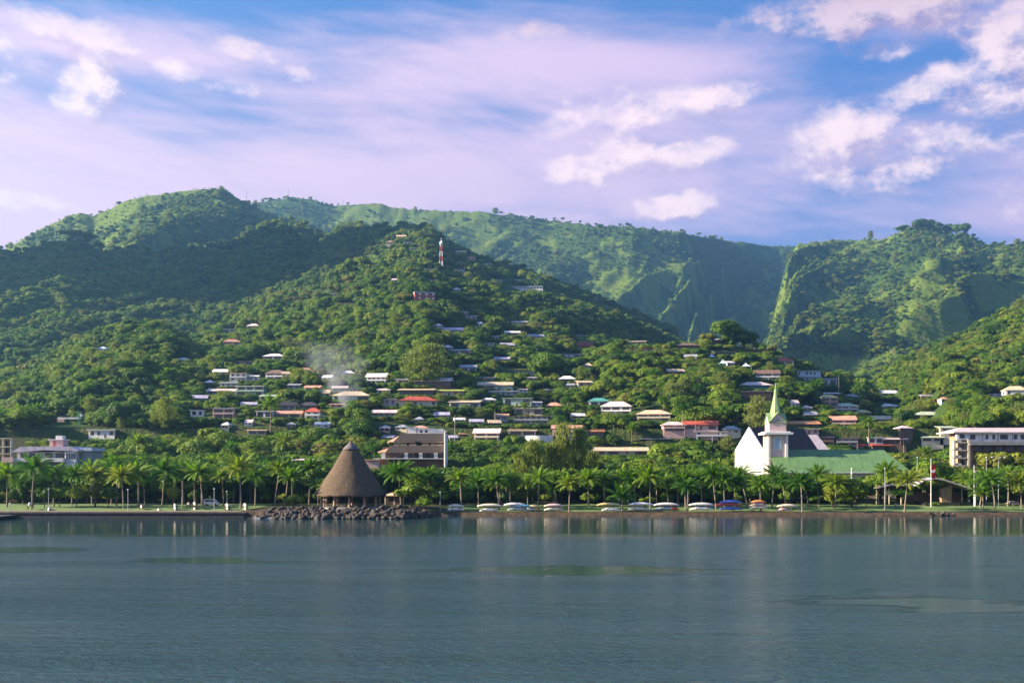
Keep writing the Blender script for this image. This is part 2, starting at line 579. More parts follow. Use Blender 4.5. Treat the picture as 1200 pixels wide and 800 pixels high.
# ------------------------------------------------------------------ ground sheet
def build_terrain():
    U = np.concatenate([np.linspace(-1.35, -0.56, 120), np.linspace(-0.555, 0.555, 620), np.linspace(0.56, 0.95, 50)])
    Ys = np.concatenate([np.linspace(270, 350, 60), np.linspace(352, 520, 60), np.geomspace(523, 5600, 460), np.array([5800.])])
    UU, YY = np.meshgrid(U, Ys)
    XX = UU * YY
    ZZ = terrain(XX, YY)
    far = np.clip((YY - 900) / 900, 0, 1)
    ZZ = ZZ + far * (fbm(XX / 22, YY / 22, 4, 0.6) - 0.5) * 14 * np.clip((ZZ - 20) / 60, 0, 1)
    n, m_ = UU.shape
    V = np.stack([XX, YY, ZZ], -1).reshape(-1, 3)
    i = (np.arange(n - 1)[:, None] * m_ + np.arange(m_ - 1)[None]).ravel()
    Q = np.stack([i, i + 1, i + m_ + 1, i + m_], -1)
    opn = 0.7 * fbm(XX / 165, YY / 165, 4) + 0.5 * fbm(XX / 28 + 9, YY / 28, 3) - 0.045 * np.clip((YY - 3700) / 300, 0, 1)
    T = bpy.data.materials.new('hill_ground')
    T.use_nodes = True
    N = NT(T.node_tree)
    b = N.n['Principled BSDF']
    pos = N.new('ShaderNodeNewGeometry').outputs['Position']
    nrm = N.new('ShaderNodeNewGeometry').outputs['Normal']
    big = N.noise(pos, 0.006, 5, 0.6)
    med = N.noise(pos, 0.035, 5, 0.65)
    fine = N.noise(pos, 0.16, 4, 0.65)
    wood = N.mix(N.smooth(fine, 0.35, 0.68), (0.028, 0.060, 0.012), (0.066, 0.112, 0.018))
    wood = N.mix(N.smooth(med, 0.40, 0.70), wood, (0.042, 0.070, 0.016))
    fern = N.mix(N.smooth(fine, 0.3, 0.7), (0.070, 0.125, 0.014), (0.150, 0.190, 0.024))
    fern = N.mix(N.smooth(med, 0.52, 0.72), fern, (0.15, 0.13, 0.04))
    at_ = N.new('ShaderNodeAttribute', attribute_name='open')
    g_ = N.m('ADD', at_.outputs['Fac'], N.m('MULTIPLY', N.m('SUBTRACT', med, 0.5), 0.12))
    c = N.mix(N.m('MULTIPLY', N.smooth(g_, 0.585, 0.66), N.smooth(N.sep(pos)[1], 1500, 2200)), wood, fern)
    y_ = N.sep(pos)[1]
    soil = N.mix(N.smooth(N.noise(pos, 0.7, 4), 0.4, 0.65), (0.050, 0.034, 0.023), (0.10, 0.066, 0.043))
    low = N.mix(N.smooth(N.noise(pos, 0.2, 5, 0.7), 0.4, 0.62), (0.022, 0.042, 0.010), (0.075, 0.060, 0.030))
    c = N.mix(N.smooth(y_, 480, 700), low, c)
    c = N.mix(N.smooth(N.m('ADD', y_, N.m('MULTIPLY', N.noise(pos, 0.12, 3), 5.0)), 311.5, 313.0), soil, c)
    N.put(b.inputs['Base Color'], c)
    b.inputs['Roughness'].default_value = 0.9
    b.inputs['Specular IOR Level'].default_value = 0.1
    bp = N.new('ShaderNodeBump')
    bp.inputs['Strength'].default_value = 0.9
    bp.inputs['Distance'].default_value = 6.0
    N.put(bp.inputs['Height'], N.m('MULTIPLY', N.m('ADD', fine, N.m('MULTIPLY', N.noise(pos, 0.5, 3, 0.6), 0.35)), N.smooth(y_, 330, 900, 0.03, 1.0)))
    N.l.new(bp.outputs[0], b.inputs['Normal'])
    me = np_mesh('terrain', V, Q, T, True)
    a_ = me.attributes.new('open', 'FLOAT', 'POINT')
    a_.data.foreach_set('value', opn.astype(np.float32).ravel())
    o = link('terrain', me)
    tag(o, 'wooded green hills and ridges rising behind the waterfront town', kind='structure')
    return o

terrain_obj = build_terrain()

# ------------------------------------------------------------------ water: sheltered mirror strip by the shore, ruffled bay with smooth slicks


def build_water():
    M = bpy.data.materials.new('bay_water')
    M.use_nodes = True
    T = NT(M.node_tree)
    b = T.n['Principled BSDF']
    pos = T.new('ShaderNodeNewGeometry').outputs['Position']
    x, y, _ = T.sep(pos)
    wob = T.noise(T.vm('MULTIPLY', pos, (0.02, 0.06, 1)), 1.0, 4, 0.6)
    wob2 = T.noise(T.vm('MULTIPLY', pos, (0.10, 0.35, 1)), 1.0, 4, 0.6)
    wob3 = T.noise(T.vm('MULTIPLY', pos, (0.045, 0.26, 1)), 1.0, 6, 0.7)
    w = T.m('ADD', T.m('MULTIPLY', T.m('SUBTRACT', wob, 0.5), 26.0), T.m('MULTIPLY', T.m('SUBTRACT', wob2, 0.5), 14.0))
    yy = T.m('ADD', y, w)
    calm = T.smooth(yy, 200.0, 226.0)
    # smooth slicks: centre x, y, half length, half width, slope
    for (px0, px1, py0, py1, slope, s_) in [(470, 872, 662, 675, 0.012, 1.0), (150, 345, 652, 661, -0.06, 0.95), (-60, 105, 640, 648, -0.06, 0.95),
                                            (925, 1300, 698, 720, -0.10, 0.85), (990, 1100, 690, 700, -0.1, 0.4), (800, 900, 655, 664, 0.0, 0.3)]:
        Y0, Y1 = 18000 / (py1 - HY), 18000 / (py0 - HY)
        Yc = (Y0 + Y1) / 2
        xa, xb = (px0 - 600) / F * Yc, (px1 - 600) / F * Yc
        cx, hx, hy = (xa + xb) / 2, (xb - xa) / 2, (Y1 - Y0) / 2 * 1.05
        ex = T.m('MULTIPLY', T.m('SUBTRACT', x, cx), 1 / hx)
        yc = T.m('ADD', T.m('ADD', y, T.m('MULTIPLY', w, 0.14 * hy / 6)), T.m('MULTIPLY', T.m('SUBTRACT', x, cx), -slope * 2))
        ey = T.m('MULTIPLY', T.m('SUBTRACT', yc, Yc), 1 / hy)
        r = T.m('ADD', T.m('POWER', T.m('ABSOLUTE', ex), 1.3), T.m('MULTIPLY', ey, ey))
        r = T.m('ADD', r, T.m('MULTIPLY', T.m('SUBTRACT', wob3, 0.45), 4.2))
        calm = T.m('MAXIMUM', calm, T.m('MULTIPLY', T.smooth(r, 1.0, 0.80), s_))
    thr = T.noise(T.vm('MULTIPLY', pos, (0.03, 0.22, 1)), 1.0, 5, 0.7)
    calm = T.m('MAXIMUM', calm, T.m('MULTIPLY', T.smooth(thr, 0.60, 0.70), 0.55))
    rough = T.m('SUBTRACT', 1.0, calm)
    patch = T.noise(T.vm('MULTIPLY', pos, (0.006, 0.06, 1)), 1.0, 5, 0.65)
    # wind waves at three sizes
    n1 = T.noise(T.vm('MULTIPLY', pos, (0.75, 1.0, 1)), 1.0, 3, 0.6, 0.5)
    n2 = T.noise(T.vm('MULTIPLY', pos, (2.4, 3.0, 1)), 1.0, 3, 0.65, 0.4)
    n3 = T.noise(T.vm('MULTIPLY', pos, (0.10, 0.24, 1)), 1.0, 2, 0.5)
    h = T.m('ADD', T.m('MULTIPLY', n1, 0.42), T.m('MULTIPLY', n2, 0.22))
    h = T.m('ADD', h, T.m('MULTIPLY', n3, 0.35))
    amp = T.m('ADD', T.m('MULTIPLY', rough, T.m('ADD', 0.30, T.m('MULTIPLY', T.smooth(patch, 0.25, 0.75), 0.75))), 0.05)
    h = T.m('MULTIPLY', h, amp)
    bp = T.new('ShaderNodeBump')
    bp.inputs['Strength'].default_value = 1.0
    bp.inputs['Distance'].default_value = 1.0
    T.put(bp.inputs['Height'], h)
    T.l.new(bp.outputs[0], b.inputs['Normal'])
    T.put(b.inputs['Base Color'], (0.021, 0.054, 0.060, 1))
    T.put(b.inputs['Roughness'], T.m('ADD', 0.03, T.m('MULTIPLY', rough, 0.10)))
    b.inputs['IOR'].default_value = 1.4
    b.inputs['Specular IOR Level'].default_value = 0.5
    m_ = MB()
    m_.add([(-4500, -2500, 0), (4500, -2500, 0), (4500, 312, 0), (-4500, 312, 0)], [(0, 1, 2, 3)])
    o = m_.build('water', M)
    tag(o, 'ruffled grey green bay water with smooth dark slicks', kind='structure')

build_water()

# ------------------------------------------------------------------ lawn, promenade and quay wall
LAWN = bpy.data.materials.new('lawn_turf')
LAWN.use_nodes = True
T_ = NT(LAWN.node_tree)
p_ = T_.new('ShaderNodeNewGeometry').outputs['Position']
T_.put(T_.n['Principled BSDF'].inputs['Base Color'], T_.mix(T_.smooth(T_.noise(p_, 0.25, 5, 0.65), 0.35, 0.7), (0.075, 0.135, 0.020), (0.13, 0.17, 0.035)))
T_.n['Principled BSDF'].inputs['Roughness'].default_value = 0.95

STONE = mat('quay_stone', (0.16, 0.125, 0.11), 0.9, 0.2, 0.8, 0.05)
QUAY_D = mat('quay_face', (0.06, 0.05, 0.048), 0.9, 0.2, 0.6, 0.05)
PATH = mat('path_paving', (0.24, 0.17, 0.14), 0.9, 0.15, 0.5)


def sheet(name, x0, x1, d0, d1, dz, material, label, nx=80, ny=8):
    """a strip of ground surface lying dz above the land, from d0 to d1 metres behind the waterline"""
    X = np.linspace(x0, x1, nx)
    D = np.linspace(d0, d1, ny)
    XX, DD = np.meshgrid(X, D)
    YY = shore(XX) + DD
    ZZ = flat(XX, YY) + dz
    V = np.stack([XX, YY, ZZ], -1).reshape(-1, 3)
    i = (np.arange(ny - 1)[:, None] * nx + np.arange(nx - 1)[None]).ravel()
    Q = np.stack([i, i + 1, i + nx + 1, i + nx], -1)
    return tag(link(name, np_mesh(name, V, Q, material)), label, kind='structure')

sheet('lawn', -210, -78, 6, 46, 0.03, LAWN, 'mown green lawn along the quay')
sheet('lawn', -20, 215, 7.5, 46, 0.03, LAWN, 'mown green lawn behind the earth bank')
sheet('path', -210, -78, 1.2, 5.6, 0.02, PATH, 'brown paved promenade along the quay edge')


def build_quay():
    t = empty('quay_wall', (0, 291, 0), 0, 'long low stone quay wall along the left lawn', 'quay wall')
    m_ = MB()
    m_.box(-215, -76, -0.15, 0.5, -1.2, 1.4)
    m_.build('wall', QUAY_D, t)
    c = MB()
    for i in range(34):
        x = -215 + i * 4.1
        c.box(x, x + 4.04, -0.3, 0.9, 1.4, 1.68)
    c.build('coping', STONE, t)
    f = MB()
    f.box(-215, -76, -1.1, -0.15, -1.2, 0.35)
    f.build('footing', QUAY_D, t)
build_quay()

# ------------------------------------------------------------------ building kit
WHITE = mat('white_paint', (0.74, 0.70, 0.66), 0.75, 0.08, 0.4)
CREAM = mat('cream_paint', (0.62, 0.52, 0.38), 0.8, 0.1, 0.4)
PINKW = mat('pink_paint', (0.62, 0.40, 0.34), 0.8, 0.1, 0.4)
YELLOW = mat('yellow_paint', (0.60, 0.42, 0.14), 0.8, 0.1, 0.4)
GREYW = mat('grey_render', (0.34, 0.34, 0.34), 0.85, 0.12, 0.4)
BROWNW = mat('brown_timber', (0.16, 0.10, 0.07), 0.8, 0.15, 0.5)
BLUEW = mat('pale_blue_paint', (0.44, 0.54, 0.60), 0.8, 0.1, 0.4)
GREENW = mat('pale_green_paint', (0.42, 0.50, 0.40), 0.8, 0.1, 0.4)
TEALW = mat('teal_paint', (0.05, 0.24, 0.24), 0.7, 0.1, 0.4)
REDW = mat('brick_red_paint', (0.40, 0.13, 0.10), 0.8, 0.1, 0.4)
GLASS = mat('window_glass', (0.02, 0.026, 0.03), 0.12, 0.2, 0.3, spec=0.6)
CONC = mat('concrete', (0.32, 0.29, 0.26), 0.9, 0.12, 0.5)
METAL = mat('painted_metal', (0.50, 0.50, 0.50), 0.45, 0.1, 0.6, spec=0.5)
DARKM = mat('dark_metal', (0.06, 0.06, 0.06), 0.5, 0.1, 0.6)
WOOD = mat('weathered_wood', (0.20, 0.13, 0.08), 0.85, 0.15, 2.0)


def roof_mat(name, col, corr=True):
    """sheet roofing: ribs down the slope and streaks of weather"""
    key = 'roof_' + name
    m_ = bpy.data.materials.new(key)
    m_.use_nodes = True
    T = NT(m_.node_tree)
    b = T.n['Principled BSDF']
    pos = T.new('ShaderNodeTexCoord').outputs['Object']
    nz = T.noise(T.vm('MULTIPLY', pos, (1.0, 0.25, 0.25)), 0.9, 5, 0.65)
    c = T.mix(T.smooth(nz, 0.35, 0.75), col, tuple(k * 0.62 for k in col))
    T.put(b.inputs['Base Color'], c)
    b.inputs['Roughness'].default_value = 0.6
    b.inputs['Specular IOR Level'].default_value = 0.25
    wv = T.new('ShaderNodeTexWave')
    wv.inputs['Scale'].default_value = 1.1
    T.put(wv.inputs['Vector'], pos)
    bp = T.new('ShaderNodeBump')
    bp.inputs['Strength'].default_value = 0.35
    bp.inputs['Distance'].default_value = 0.05
    T.put(bp.inputs['Height'], wv.outputs['Fac'])
    T.l.new(bp.outputs[0], b.inputs['Normal'])
    return m_

ROOF = dict(white=roof_mat('white', (0.80, 0.72, 0.68)), pink=roof_mat('pink', (0.74, 0.54, 0.50)), tan=roof_mat('tan', (0.68, 0.49, 0.31)),
            red=roof_mat('red', (0.52, 0.10, 0.055)), salmon=roof_mat('salmon', (0.60, 0.30, 0.20)), lime=roof_mat('lime', (0.50, 0.50, 0.12)),
            grey=roof_mat('grey', (0.34, 0.33, 0.36)), dark=roof_mat('dark', (0.06, 0.05, 0.055)), brown=roof_mat('brown', (0.20, 0.12, 0.085)),
            rust=roof_mat('rust', (0.42, 0.16, 0.07)), green=roof_mat('green', (0.10, 0.30, 0.12)), pale_green=roof_mat('pale_green', (0.48, 0.52, 0.34)),
            violet=roof_mat('violet', (0.48, 0.42, 0.52)), teal=roof_mat('teal', (0.10, 0.34, 0.28)), blue=roof_mat('blue', (0.50, 0.58, 0.70)), orange=roof_mat('orange', (0.60, 0.26, 0.10)),
            yellow=roof_mat('yellow', (0.58, 0.50, 0.20)))
WALL = dict(white=WHITE, cream=CREAM, pink=PINKW, yellow=YELLOW, grey=GREYW, brown=BROWNW, blue=BLUEW, green=GREENW, teal=TEALW, red=REDW)


def hip_roof(m_, w, d, z, pitch, over, hip=True, th=0.22):
    """roof over a w x d plan (front at y=0 going back to d), eaves at z; returns ridge height"""
    x0, x1, y0, y1 = -w / 2 - over, w / 2 + over, -over, d + over
    hh = (y1 - y0) / 2 * pitch
    ym = (y0 + y1) / 2
    ins = min((y1 - y0) / 2, (x1 - x0) / 2 - 0.3) if hip else 0.0
    vs = [(x0, y0, z), (x1, y0, z), (x1, y1, z), (x0, y1, z), (x0 + ins, ym, z + hh), (x1 - ins, ym, z + hh)]
    lo = [(a, b, c - th) for a, b, c in vs[:4]]
    m_.add(vs + lo, [(0, 1, 5, 4), (1, 2, 5), (2, 3, 4, 5), (3, 0, 4), (6, 7, 1, 0), (7, 8, 2, 1), (8, 9, 3, 2), (9, 6, 0, 3), (9, 8, 7, 6)])
    return z + hh


def house(label, X, Y, Z, w, h, rot=0.0, roof='hip', rc='white', wc='white', st=1, depth=None, pitch=0.32, win=None, terrace=None, name='house', cat='house', group=None, dense=True):
    """one house: wall block on a footing that runs down into the slope, roof, windows, door, veranda"""
    t = empty(name, (X, Y, Z), rot, label, cat, group)
    d = depth or min(max(w * 0.55, 6), 12)
    over = min(0.9, w * 0.07)
    if roof in ('hip', 'gable'):
        wh = h * (0.52 if st == 1 else 0.62)
        pitch = min(0.62, (h - wh) / (d / 2 + over))
        wh = h - pitch * (d / 2 + over)
    elif roof == 'shed':
        wh = h * 0.64
    else:
        wh = h - 0.4
    wm, rm = WALL[wc], ROOF[rc]
    b = MB()
    b.box(-w / 2, w / 2, 0, d, -7, wh)
    if roof == 'gable':
        hh = (d / 2) * pitch
        for x0, x1 in ((-w / 2, -w / 2 + 0.3), (w / 2 - 0.3, w / 2)):
            b.add([(x0, 0, wh), (x1, 0, wh), (x1, d, wh), (x0, d, wh), (x0, d / 2, wh + hh), (x1, d / 2, wh + hh)],
                  [(0, 4, 3), (1, 2, 5), (0, 1, 5, 4), (2, 3, 4, 5), (0, 3, 2, 1)])
    b.build('wall', wm, t)
    r = MB()
    if roof in ('hip', 'gable'):
        hip_roof(r, w, d, wh + 0.22, pitch, over, roof == 'hip')
    elif roof == 'shed':
        x0, x1, za, zb = -w / 2 - over, w / 2 + over, wh + 0.02, h
        r.add([(x0, -over * 1.6, za), (x1, -over * 1.6, za), (x1, d + over, zb), (x0, d + over, zb),
               (x0, -over * 1.6, za + .22), (x1, -over * 1.6, za + .22), (x1, d + over, zb + .22), (x0, d + over, zb + .22)],
              [(0, 3, 2, 1), (4, 5, 6, 7), (0, 1, 5, 4), (1, 2, 6, 5), (2, 3, 7, 6), (3, 0, 4, 7)])
    else:
        r.box(-w / 2 - over, w / 2 + over, -over, d + over, wh + 0.01, wh + 0.36)
    ro = r.build('roof', rm, t)
    fh = wh / st
    n = win or max(2, int(w / (3.4 if dense else 5.0)))
    n = min(n, 8)
    wide = random.random() < .55
    if wide:
        n = max(2, int(n * .6))
    sp = w / n
    for s_ in range(st):
        zb = s_ * fh
        for i in range(n):
            cx = -w / 2 + sp * (i + 0.5) + random.uniform(-.2, .2)
            ww = sp * (random.uniform(0.62, 0.9) if wide else random.uniform(0.35, 0.6))
            if random.random() < .12 and n > 3:
                continue
            if s_ == 0 and i == n // 2 and n > 2:
                q = MB()
                q.box(cx - 0.5, cx + 0.5, -0.05, 0.04, 0.02, min(2.1, fh * 0.8))
                q.build('door', BROWNW if wc != 'brown' else GLASS, t)
                continue
            q = MB()
            q.box(cx - ww / 2, cx + ww / 2, -0.05, 0.04, zb + fh * (.1 if wide else .36), zb + fh * 0.84)
            q.build('window', GLASS, t)
    # one window in the left end, where the sun falls
    q = MB()
    q.box(-w / 2 - 0.05, -w / 2 + 0.04, d * 0.35, d * 0.65, fh * 0.36, fh * 0.8)
    q.build('window', GLASS, t)
    if terrace is None:
        terrace = st > 1
    if terrace:
        for s_ in range(1, max(st, 2)):
            zz = s_ * fh if st > 1 else 0.0
            q = MB()
            q.box(-w / 2 + 0.2, w / 2 - 0.2, -1.7, -0.06, zz - 0.16, zz)
            q.box(-w / 2 + 0.2, w / 2 - 0.2, -1.7, -1.6, zz + 0.004, zz + 0.85)
            q.build('balcony', wm, t)
            if st > 1:
                for k in range(2 + (w > 12)):
                    xx = -w / 2 + 0.5 + (w - 1.0) * k / (1 + (w > 12))
                    q = MB()
                    q.box(xx - 0.12, xx + 0.12, -1.65, -1.41, zz - fh - 3, zz - 0.17)
                    q.build('post', wm, t)
    return t
HOUSES = []         # (x0,x1,ytop,ybase,Y) view boxes kept clear of tall trees in front


def keep(px0, px1, y0, y1, Y):
    HOUSES.append((px0, px1, y0, y1, Y))


def place(px, py, far=None):
    """where the land lies under a photo point"""
    lim = far or 4700
    h0 = None
    for dy in (0, 2, 4, 6, 9, 12, 16):
        Yh = hit(px, py + dy, y1=4700)
        if Yh is None or Yh > lim:
            continue
        h0 = Yh
        break
    if h0 is None:
        h0 = lim
    return h0
# ------------------------------------------------------------------ the houses on the slopes, read off the photograph:
# px, base row, width, height (photo px), turn, roof, roof colour, wall colour, storeys, label, farthest distance
H_ = [
 (269,391,13,6,10,'flat','white','white',1,'pale flat roofed house highest on the sunlit left shoulder, left of a yellow one',1500),
 (296,385,14,6,-8,'hip','pink','yellow',1,'small yellow house with a pink roof high on the left shoulder',1500),
 (272,407,19,10,12,'hip','salmon','pink',2,'pink two storey house with a salmon roof below the pale flat roofed one',1500),
 (214,424,14,5,0,'hip','white','cream',1,'low white roofed house alone on the crest left of the smoke',1400),
 (320,421,24,7,-6,'hip','white','white',1,'wide white bungalow with a white hipped roof above the brown roofed house',1300),
 (286,428,20,5,4,'flat','pale_green','grey',1,'grey bungalow under a thin pale green flat roof',1300),
 (279,447,20,10,0,'flat','tan','white',2,'white cube house with a broad dark window, beside yellow shrubs',1200),
 (297,446,11,7,5,'shed','white','white',1,'little white annex right of the white cube house',1200),
 (268,453,20,6,0,'shed','grey','white',1,'low white lean-to house just under the white cube house',1200),
 (322,445,22,12,-6,'hip','brown','white',2,'white house with a steep brown hipped roof left of the smoke',1200),
 (335,445,9,10,14,'gable','tan','cream',2,'narrow cream house end touching the brown roofed house',1200),
 (344,456,15,7,0,'shed','grey','grey',1,'grey shed house at the left foot of the smoke drift',1200),
 (260,462,33,7,3,'gable','pink','grey',1,'long low house with a dull pink roof on the left terrace',1100),
 (293,464,34,12,-4,'flat','white','green',2,'long two storey pale green house right of the dull pink roof',1100),
 (313,469,18,7,0,'shed','pale_green','cream',1,'cream house with a pale green lean-to roof below the long green house',1100),
 (231,489,16,9,6,'flat','white','white',1,'small white box house farthest left on the lower terrace',1000),
 (262,491,26,13,0,'flat','blue','pink',2,'pink two storey house with an upper pale blue roof deck',1000),
 (310,489,20,8,-4,'flat','white','white',1,'plain white house with one square window beside a lone tall palm',1000),
 (338,480,18,9,8,'gable','dark','grey',1,'grey house with a dark gabled roof above the red roofed bungalow',1000),
 (338,489,30,8,0,'gable','salmon','pink',1,'long bungalow with a salmon red roof behind tall palm trees',1000),
 (361,480,22,9,-6,'hip','dark','brown',1,'brown house with a dark hipped roof above the white red roofed villa',1000),
 (366,491,18,13,-3,'hip','red','white',2,'white two storey villa with a small red hipped roof',1000),
 (301,509,22,7,0,'shed','tan','cream',1,'pale roof sunk among the trees below the pink house',900),
 (408,442,15,8,4,'hip','white','white',1,'small white house half veiled behind the drifting smoke',1200),
 (441,450,24,13,-8,'gable','white','white',2,'white gabled villa just right of the smoke',1200),
 (398,458,18,6,0,'gable','pink','grey',1,'grey house with a flat pink roof under the smoke',1100),
 (411,470,44,12,-3,'hip','tan','green',1,'broad house with a tan hipped roof right where the smoke rises',1100),
 (394,478,16,6,0,'shed','salmon','cream',1,'small annex with a salmon roof left of the smoke column',1000),
 (450,488,28,8,0,'gable','pink','grey',1,'grey bungalow with a pale pink roof above the brown terraced building',1000),
 (507,452,44,10,-4,'gable','pink','brown',1,'long dark house with a pink roof under the big feathery tree',1200),
 (487,463,42,9,-3,'shed','tan','brown',1,'long veranda house with a cream roof above the orange roof',1200),
 (526,464,36,9,0,'shed','lime','cream',1,'cream house with a lime green roof beside the orange roof',1200),
 (490,476,46,12,5,'hip','red','cream',1,'cream house with a broad orange red hipped roof',1100),
 (544,478,36,10,-4,'shed','tan','white',1,'white house with a thin tan roof right of the orange roof',1100),
 (457,476,15,9,0,'flat','grey','grey',1,'plain grey box house left of the orange roof',1100),
 (580,456,42,9,-3,'gable','tan','green',1,'long house with a tan roof, upper of two on the middle terrace',1200),
 (590,463,34,6,-2,'shed','white','green',1,'long low house with a cream white roof, lower of two on the middle terrace',1200),
 (613,460,11,5,0,'shed','pink','white',1,'tiny white hut at the right end of the cream white roof',1200),
 (608,437,44,6,-2,'shed','lime','grey',1,'very long thin lime green roof high among the trees',1200),
 (606,476,34,10,-4,'flat','pale_green','green',1,'pale green house with a flat roof behind a round crowned palm',1000),
 (629,476,12,6,0,'shed','white','white',1,'small white annex right of the pale green flat roofed house',1000),
 (619,486,34,8,-3,'flat','white','cream',1,'cream house with a bright white roof edge cut by a palm',1000),
 (622,497,42,10,-3,'flat','brown','grey',2,'grey brown two deck building in the middle of the slope',900),
 (640,460,13,5,0,'hip','tan','cream',1,'tiny tan roofed pavilion on the bare terrace right of the long roofs',1100),
 (568,446,24,5,0,'shed','grey','grey',1,'grey shed roof above the tan roofed house',1200),
 (549,435,19,8,6,'gable','grey','white',1,'greyish white gabled house left of the lime roof',1200),
 (539,415,24,7,-3,'shed','blue','white',1,'pale blue roofed house in the shady gap of the hillside',1400),
 (525,410,11,6,4,'hip','white','pink',1,'little pinkish house just left of the pale blue roof',1400),
 (530,391,24,8,-4,'gable','violet','grey',1,'violet grey roofed house on a lawn high above the centre',1500),
 (514,384,9,5,0,'hip','white','white',1,'tiny white cottage above left of the violet roof',1500),
 (552,374,13,5,0,'shed','violet','white',1,'small violet roofed cottage, lower of two above the centre',1500),
 (545,368,8,4,0,'shed','white','white',1,'small white roofed cottage, upper of two above the centre',1500),
 (562,383,6,6,6,'gable','white','white',1,'narrow white gable end among dark trees above the centre',1500),
 (581,397,8,4,0,'shed','white','white',1,'white speck of a cottage right of the narrow gable end',1500),
 (573,405,12,4,0,'shed','pink','white',1,'small cottage with a pale pink roof below the white speck',1500),
 (667,419,28,6,0,'shed','grey','white',1,'long grey roofed house at the left end of the right knoll',1300),
 (686,409,20,9,10,'flat','pink','red',2,'red and pink house on the left shoulder of the right knoll',1300),
 (680,396,13,4,0,'shed','white','grey',1,'thin white roof in the dark valley above the right knoll',1500),
 (752,399,30,4,0,'shed','orange','cream',1,'thin orange roof peeping over the crest of the right knoll',855),
 (806,396,26,7,0,'hip','brown','brown',1,'dark hipped house on the crest of the right knoll left of the tall tree',875),
 (843,404,17,8,-4,'shed','white','brown',1,'white roofed house below the tall tree on the knoll',1000),
 (881,413,36,5,-3,'shed','tan','brown',1,'long tan roof on the right end of the knoll crest',1000),
 (849,415,24,4,0,'shed','grey','brown',1,'low grey terrace roof left below the long tan roof',1000),
 (920,428,21,9,-3,'hip','red','white',1,'white cottage with a rose red roof on the knoll right slope',1000),
 (900,446,28,13,-4,'gable','brown','white',2,'white house with a brown roof directly above the spire tip',1000),
 (886,456,38,9,0,'hip','pink','teal',1,'teal walled house with a pale pink roof left of the spire tip',1000),
 (948,449,28,15,-3,'flat','blue','blue',2,'tall pale blue modern house right of the spire',1000),
 (971,453,20,10,-3,'flat','blue','blue',1,'lower pale blue modern house beside the tall one',1000),
 (972,465,25,6,0,'shed','white','brown',1,'brown house with a white lean-to roof above the yellow hipped roof',1000),
 (972,476,20,14,4,'hip','yellow','pink',2,'pink two storey house with a yellow hipped roof',1000),
 (991,483,29,11,-4,'hip','pale_green','white',2,'white villa with a pale green hipped roof right of the yellow roof',1000),
 (1012,487,17,7,0,'hip','yellow','cream',1,'small cream house with a pale yellow roof right of the white villa',1000),
 (989,501,28,14,-6,'gable','salmon','pink',2,'pink apartment house with a flat salmon roof above the dark roofs',900),
 (1033,499,24,12,-3,'gable','tan','grey',2,'grey house with a tan roof half hidden by palms',900),
 (942,501,38,8,0,'gable','orange','brown',1,'brown house with a long orange roof right behind the church',900),
 (948,509,24,7,0,'flat','pink','pink',1,'low pink house below the long orange roof',800),
 (1089,491,30,9,0,'hip','pale_green','brown',1,'dark house with a pale green pyramid roof among trees on the right',1000),
 (1093,517,26,8,0,'hip','pale_green','cream',1,'cream house with an olive hipped roof left of the grey apartment block',800),
 (1049,520,26,10,-3,'gable','pink','brown',1,'dark walled house with a pinkish white roof behind the red roofs',800),
 (1026,519,18,7,0,'flat','white','white',1,'white box house just behind the red roofs',800),
 (1013,531,18,14,12,'gable','red','red',1,'smaller bright red roof, left of two above the green hall',700),
 (1036,532,30,16,8,'gable','red','brown',1,'larger bright red gabled roof above the green hall',700),
 (967,522,20,14,-4,'gable','dark','brown',2,'dark roofed house between the grey metal roof and the row houses',700),
 (992,522,26,12,-3,'gable','dark','grey',2,'dark row house with white dormers left of the red roofs',700),
 (702,475,24,9,0,'hip','teal','white',1,'white house with a teal green roof behind the big white villa',1000),
 (722,487,36,17,-10,'hip','pink','white',2,'big white two storey villa with a pinkish hipped roof',900),
 (766,494,40,14,-8,'hip','tan','cream',2,'cream villa with a broad tan hipped roof and chimney',900),
 (790,505,26,11,0,'hip','pink','pink',2,'pink house at the left end of the long red roof',800),
 (822,503,40,10,-2,'gable','red','pink',1,'long red roofed building right of the pink house',800),
 (834,516,38,11,0,'flat','white','white',2,'white columned terrace building under the long red roof',700),
 (858,508,21,9,4,'hip','grey','cream',1,'cream house with a grey hipped roof left of the church gable',800),
 (767,518,34,7,0,'hip','violet','grey',1,'low grey house with a violet grey hipped roof behind palms',700),
 (727,533,66,9,-2,'gable','tan','cream',1,'very long tan roofed hall behind the shore palms',560),
 (697,509,22,6,0,'gable','rust','brown',1,'brown hut with a rust red roof left of the long tan hall',700),
 (570,517,30,15,-8,'gable','pink','cream',2,'cream house with a pink gabled roof right of the brown terraced building',800),
 (612,510,32,8,-4,'shed','tan','cream',1,'cream house with a long sloping tan roof behind the white curved wall',800),
 (664,509,34,11,-4,'gable','salmon','pink',2,'pinkish orange house with a salmon roof right of the white curved wall',800),
 (1192,464,26,12,-6,'hip','tan','white',1,'white villa with a tan hipped roof at the far right edge',1200),
 (1166,465,15,4,0,'flat','white','white',1,'low white wall like annex left of the far right villa',1200),
 (1111,506,19,7,0,'shed','pale_green','cream',1,'pale house with a lean-to roof just left of the grey apartment block',900),
 (119,513,32,10,-3,'flat','white','white',1,'low white house with a small upper box above the left shore trees',900),
 (119,412,12,6,0,'hip','blue','white',1,'lone pale house on the sunlit left spur',1300),
 (246,460,8,4,0,'shed','white','white',1,'tiny white roof left of the dull pink roof',1100),
 (470,280,11,5,0,'gable','tan','yellow',1,'tiny yellow house highest on the tower hill',2100),
 (457,287,7,5,0,'hip','salmon','pink',1,'tiny pink house left below the highest yellow one',2100),
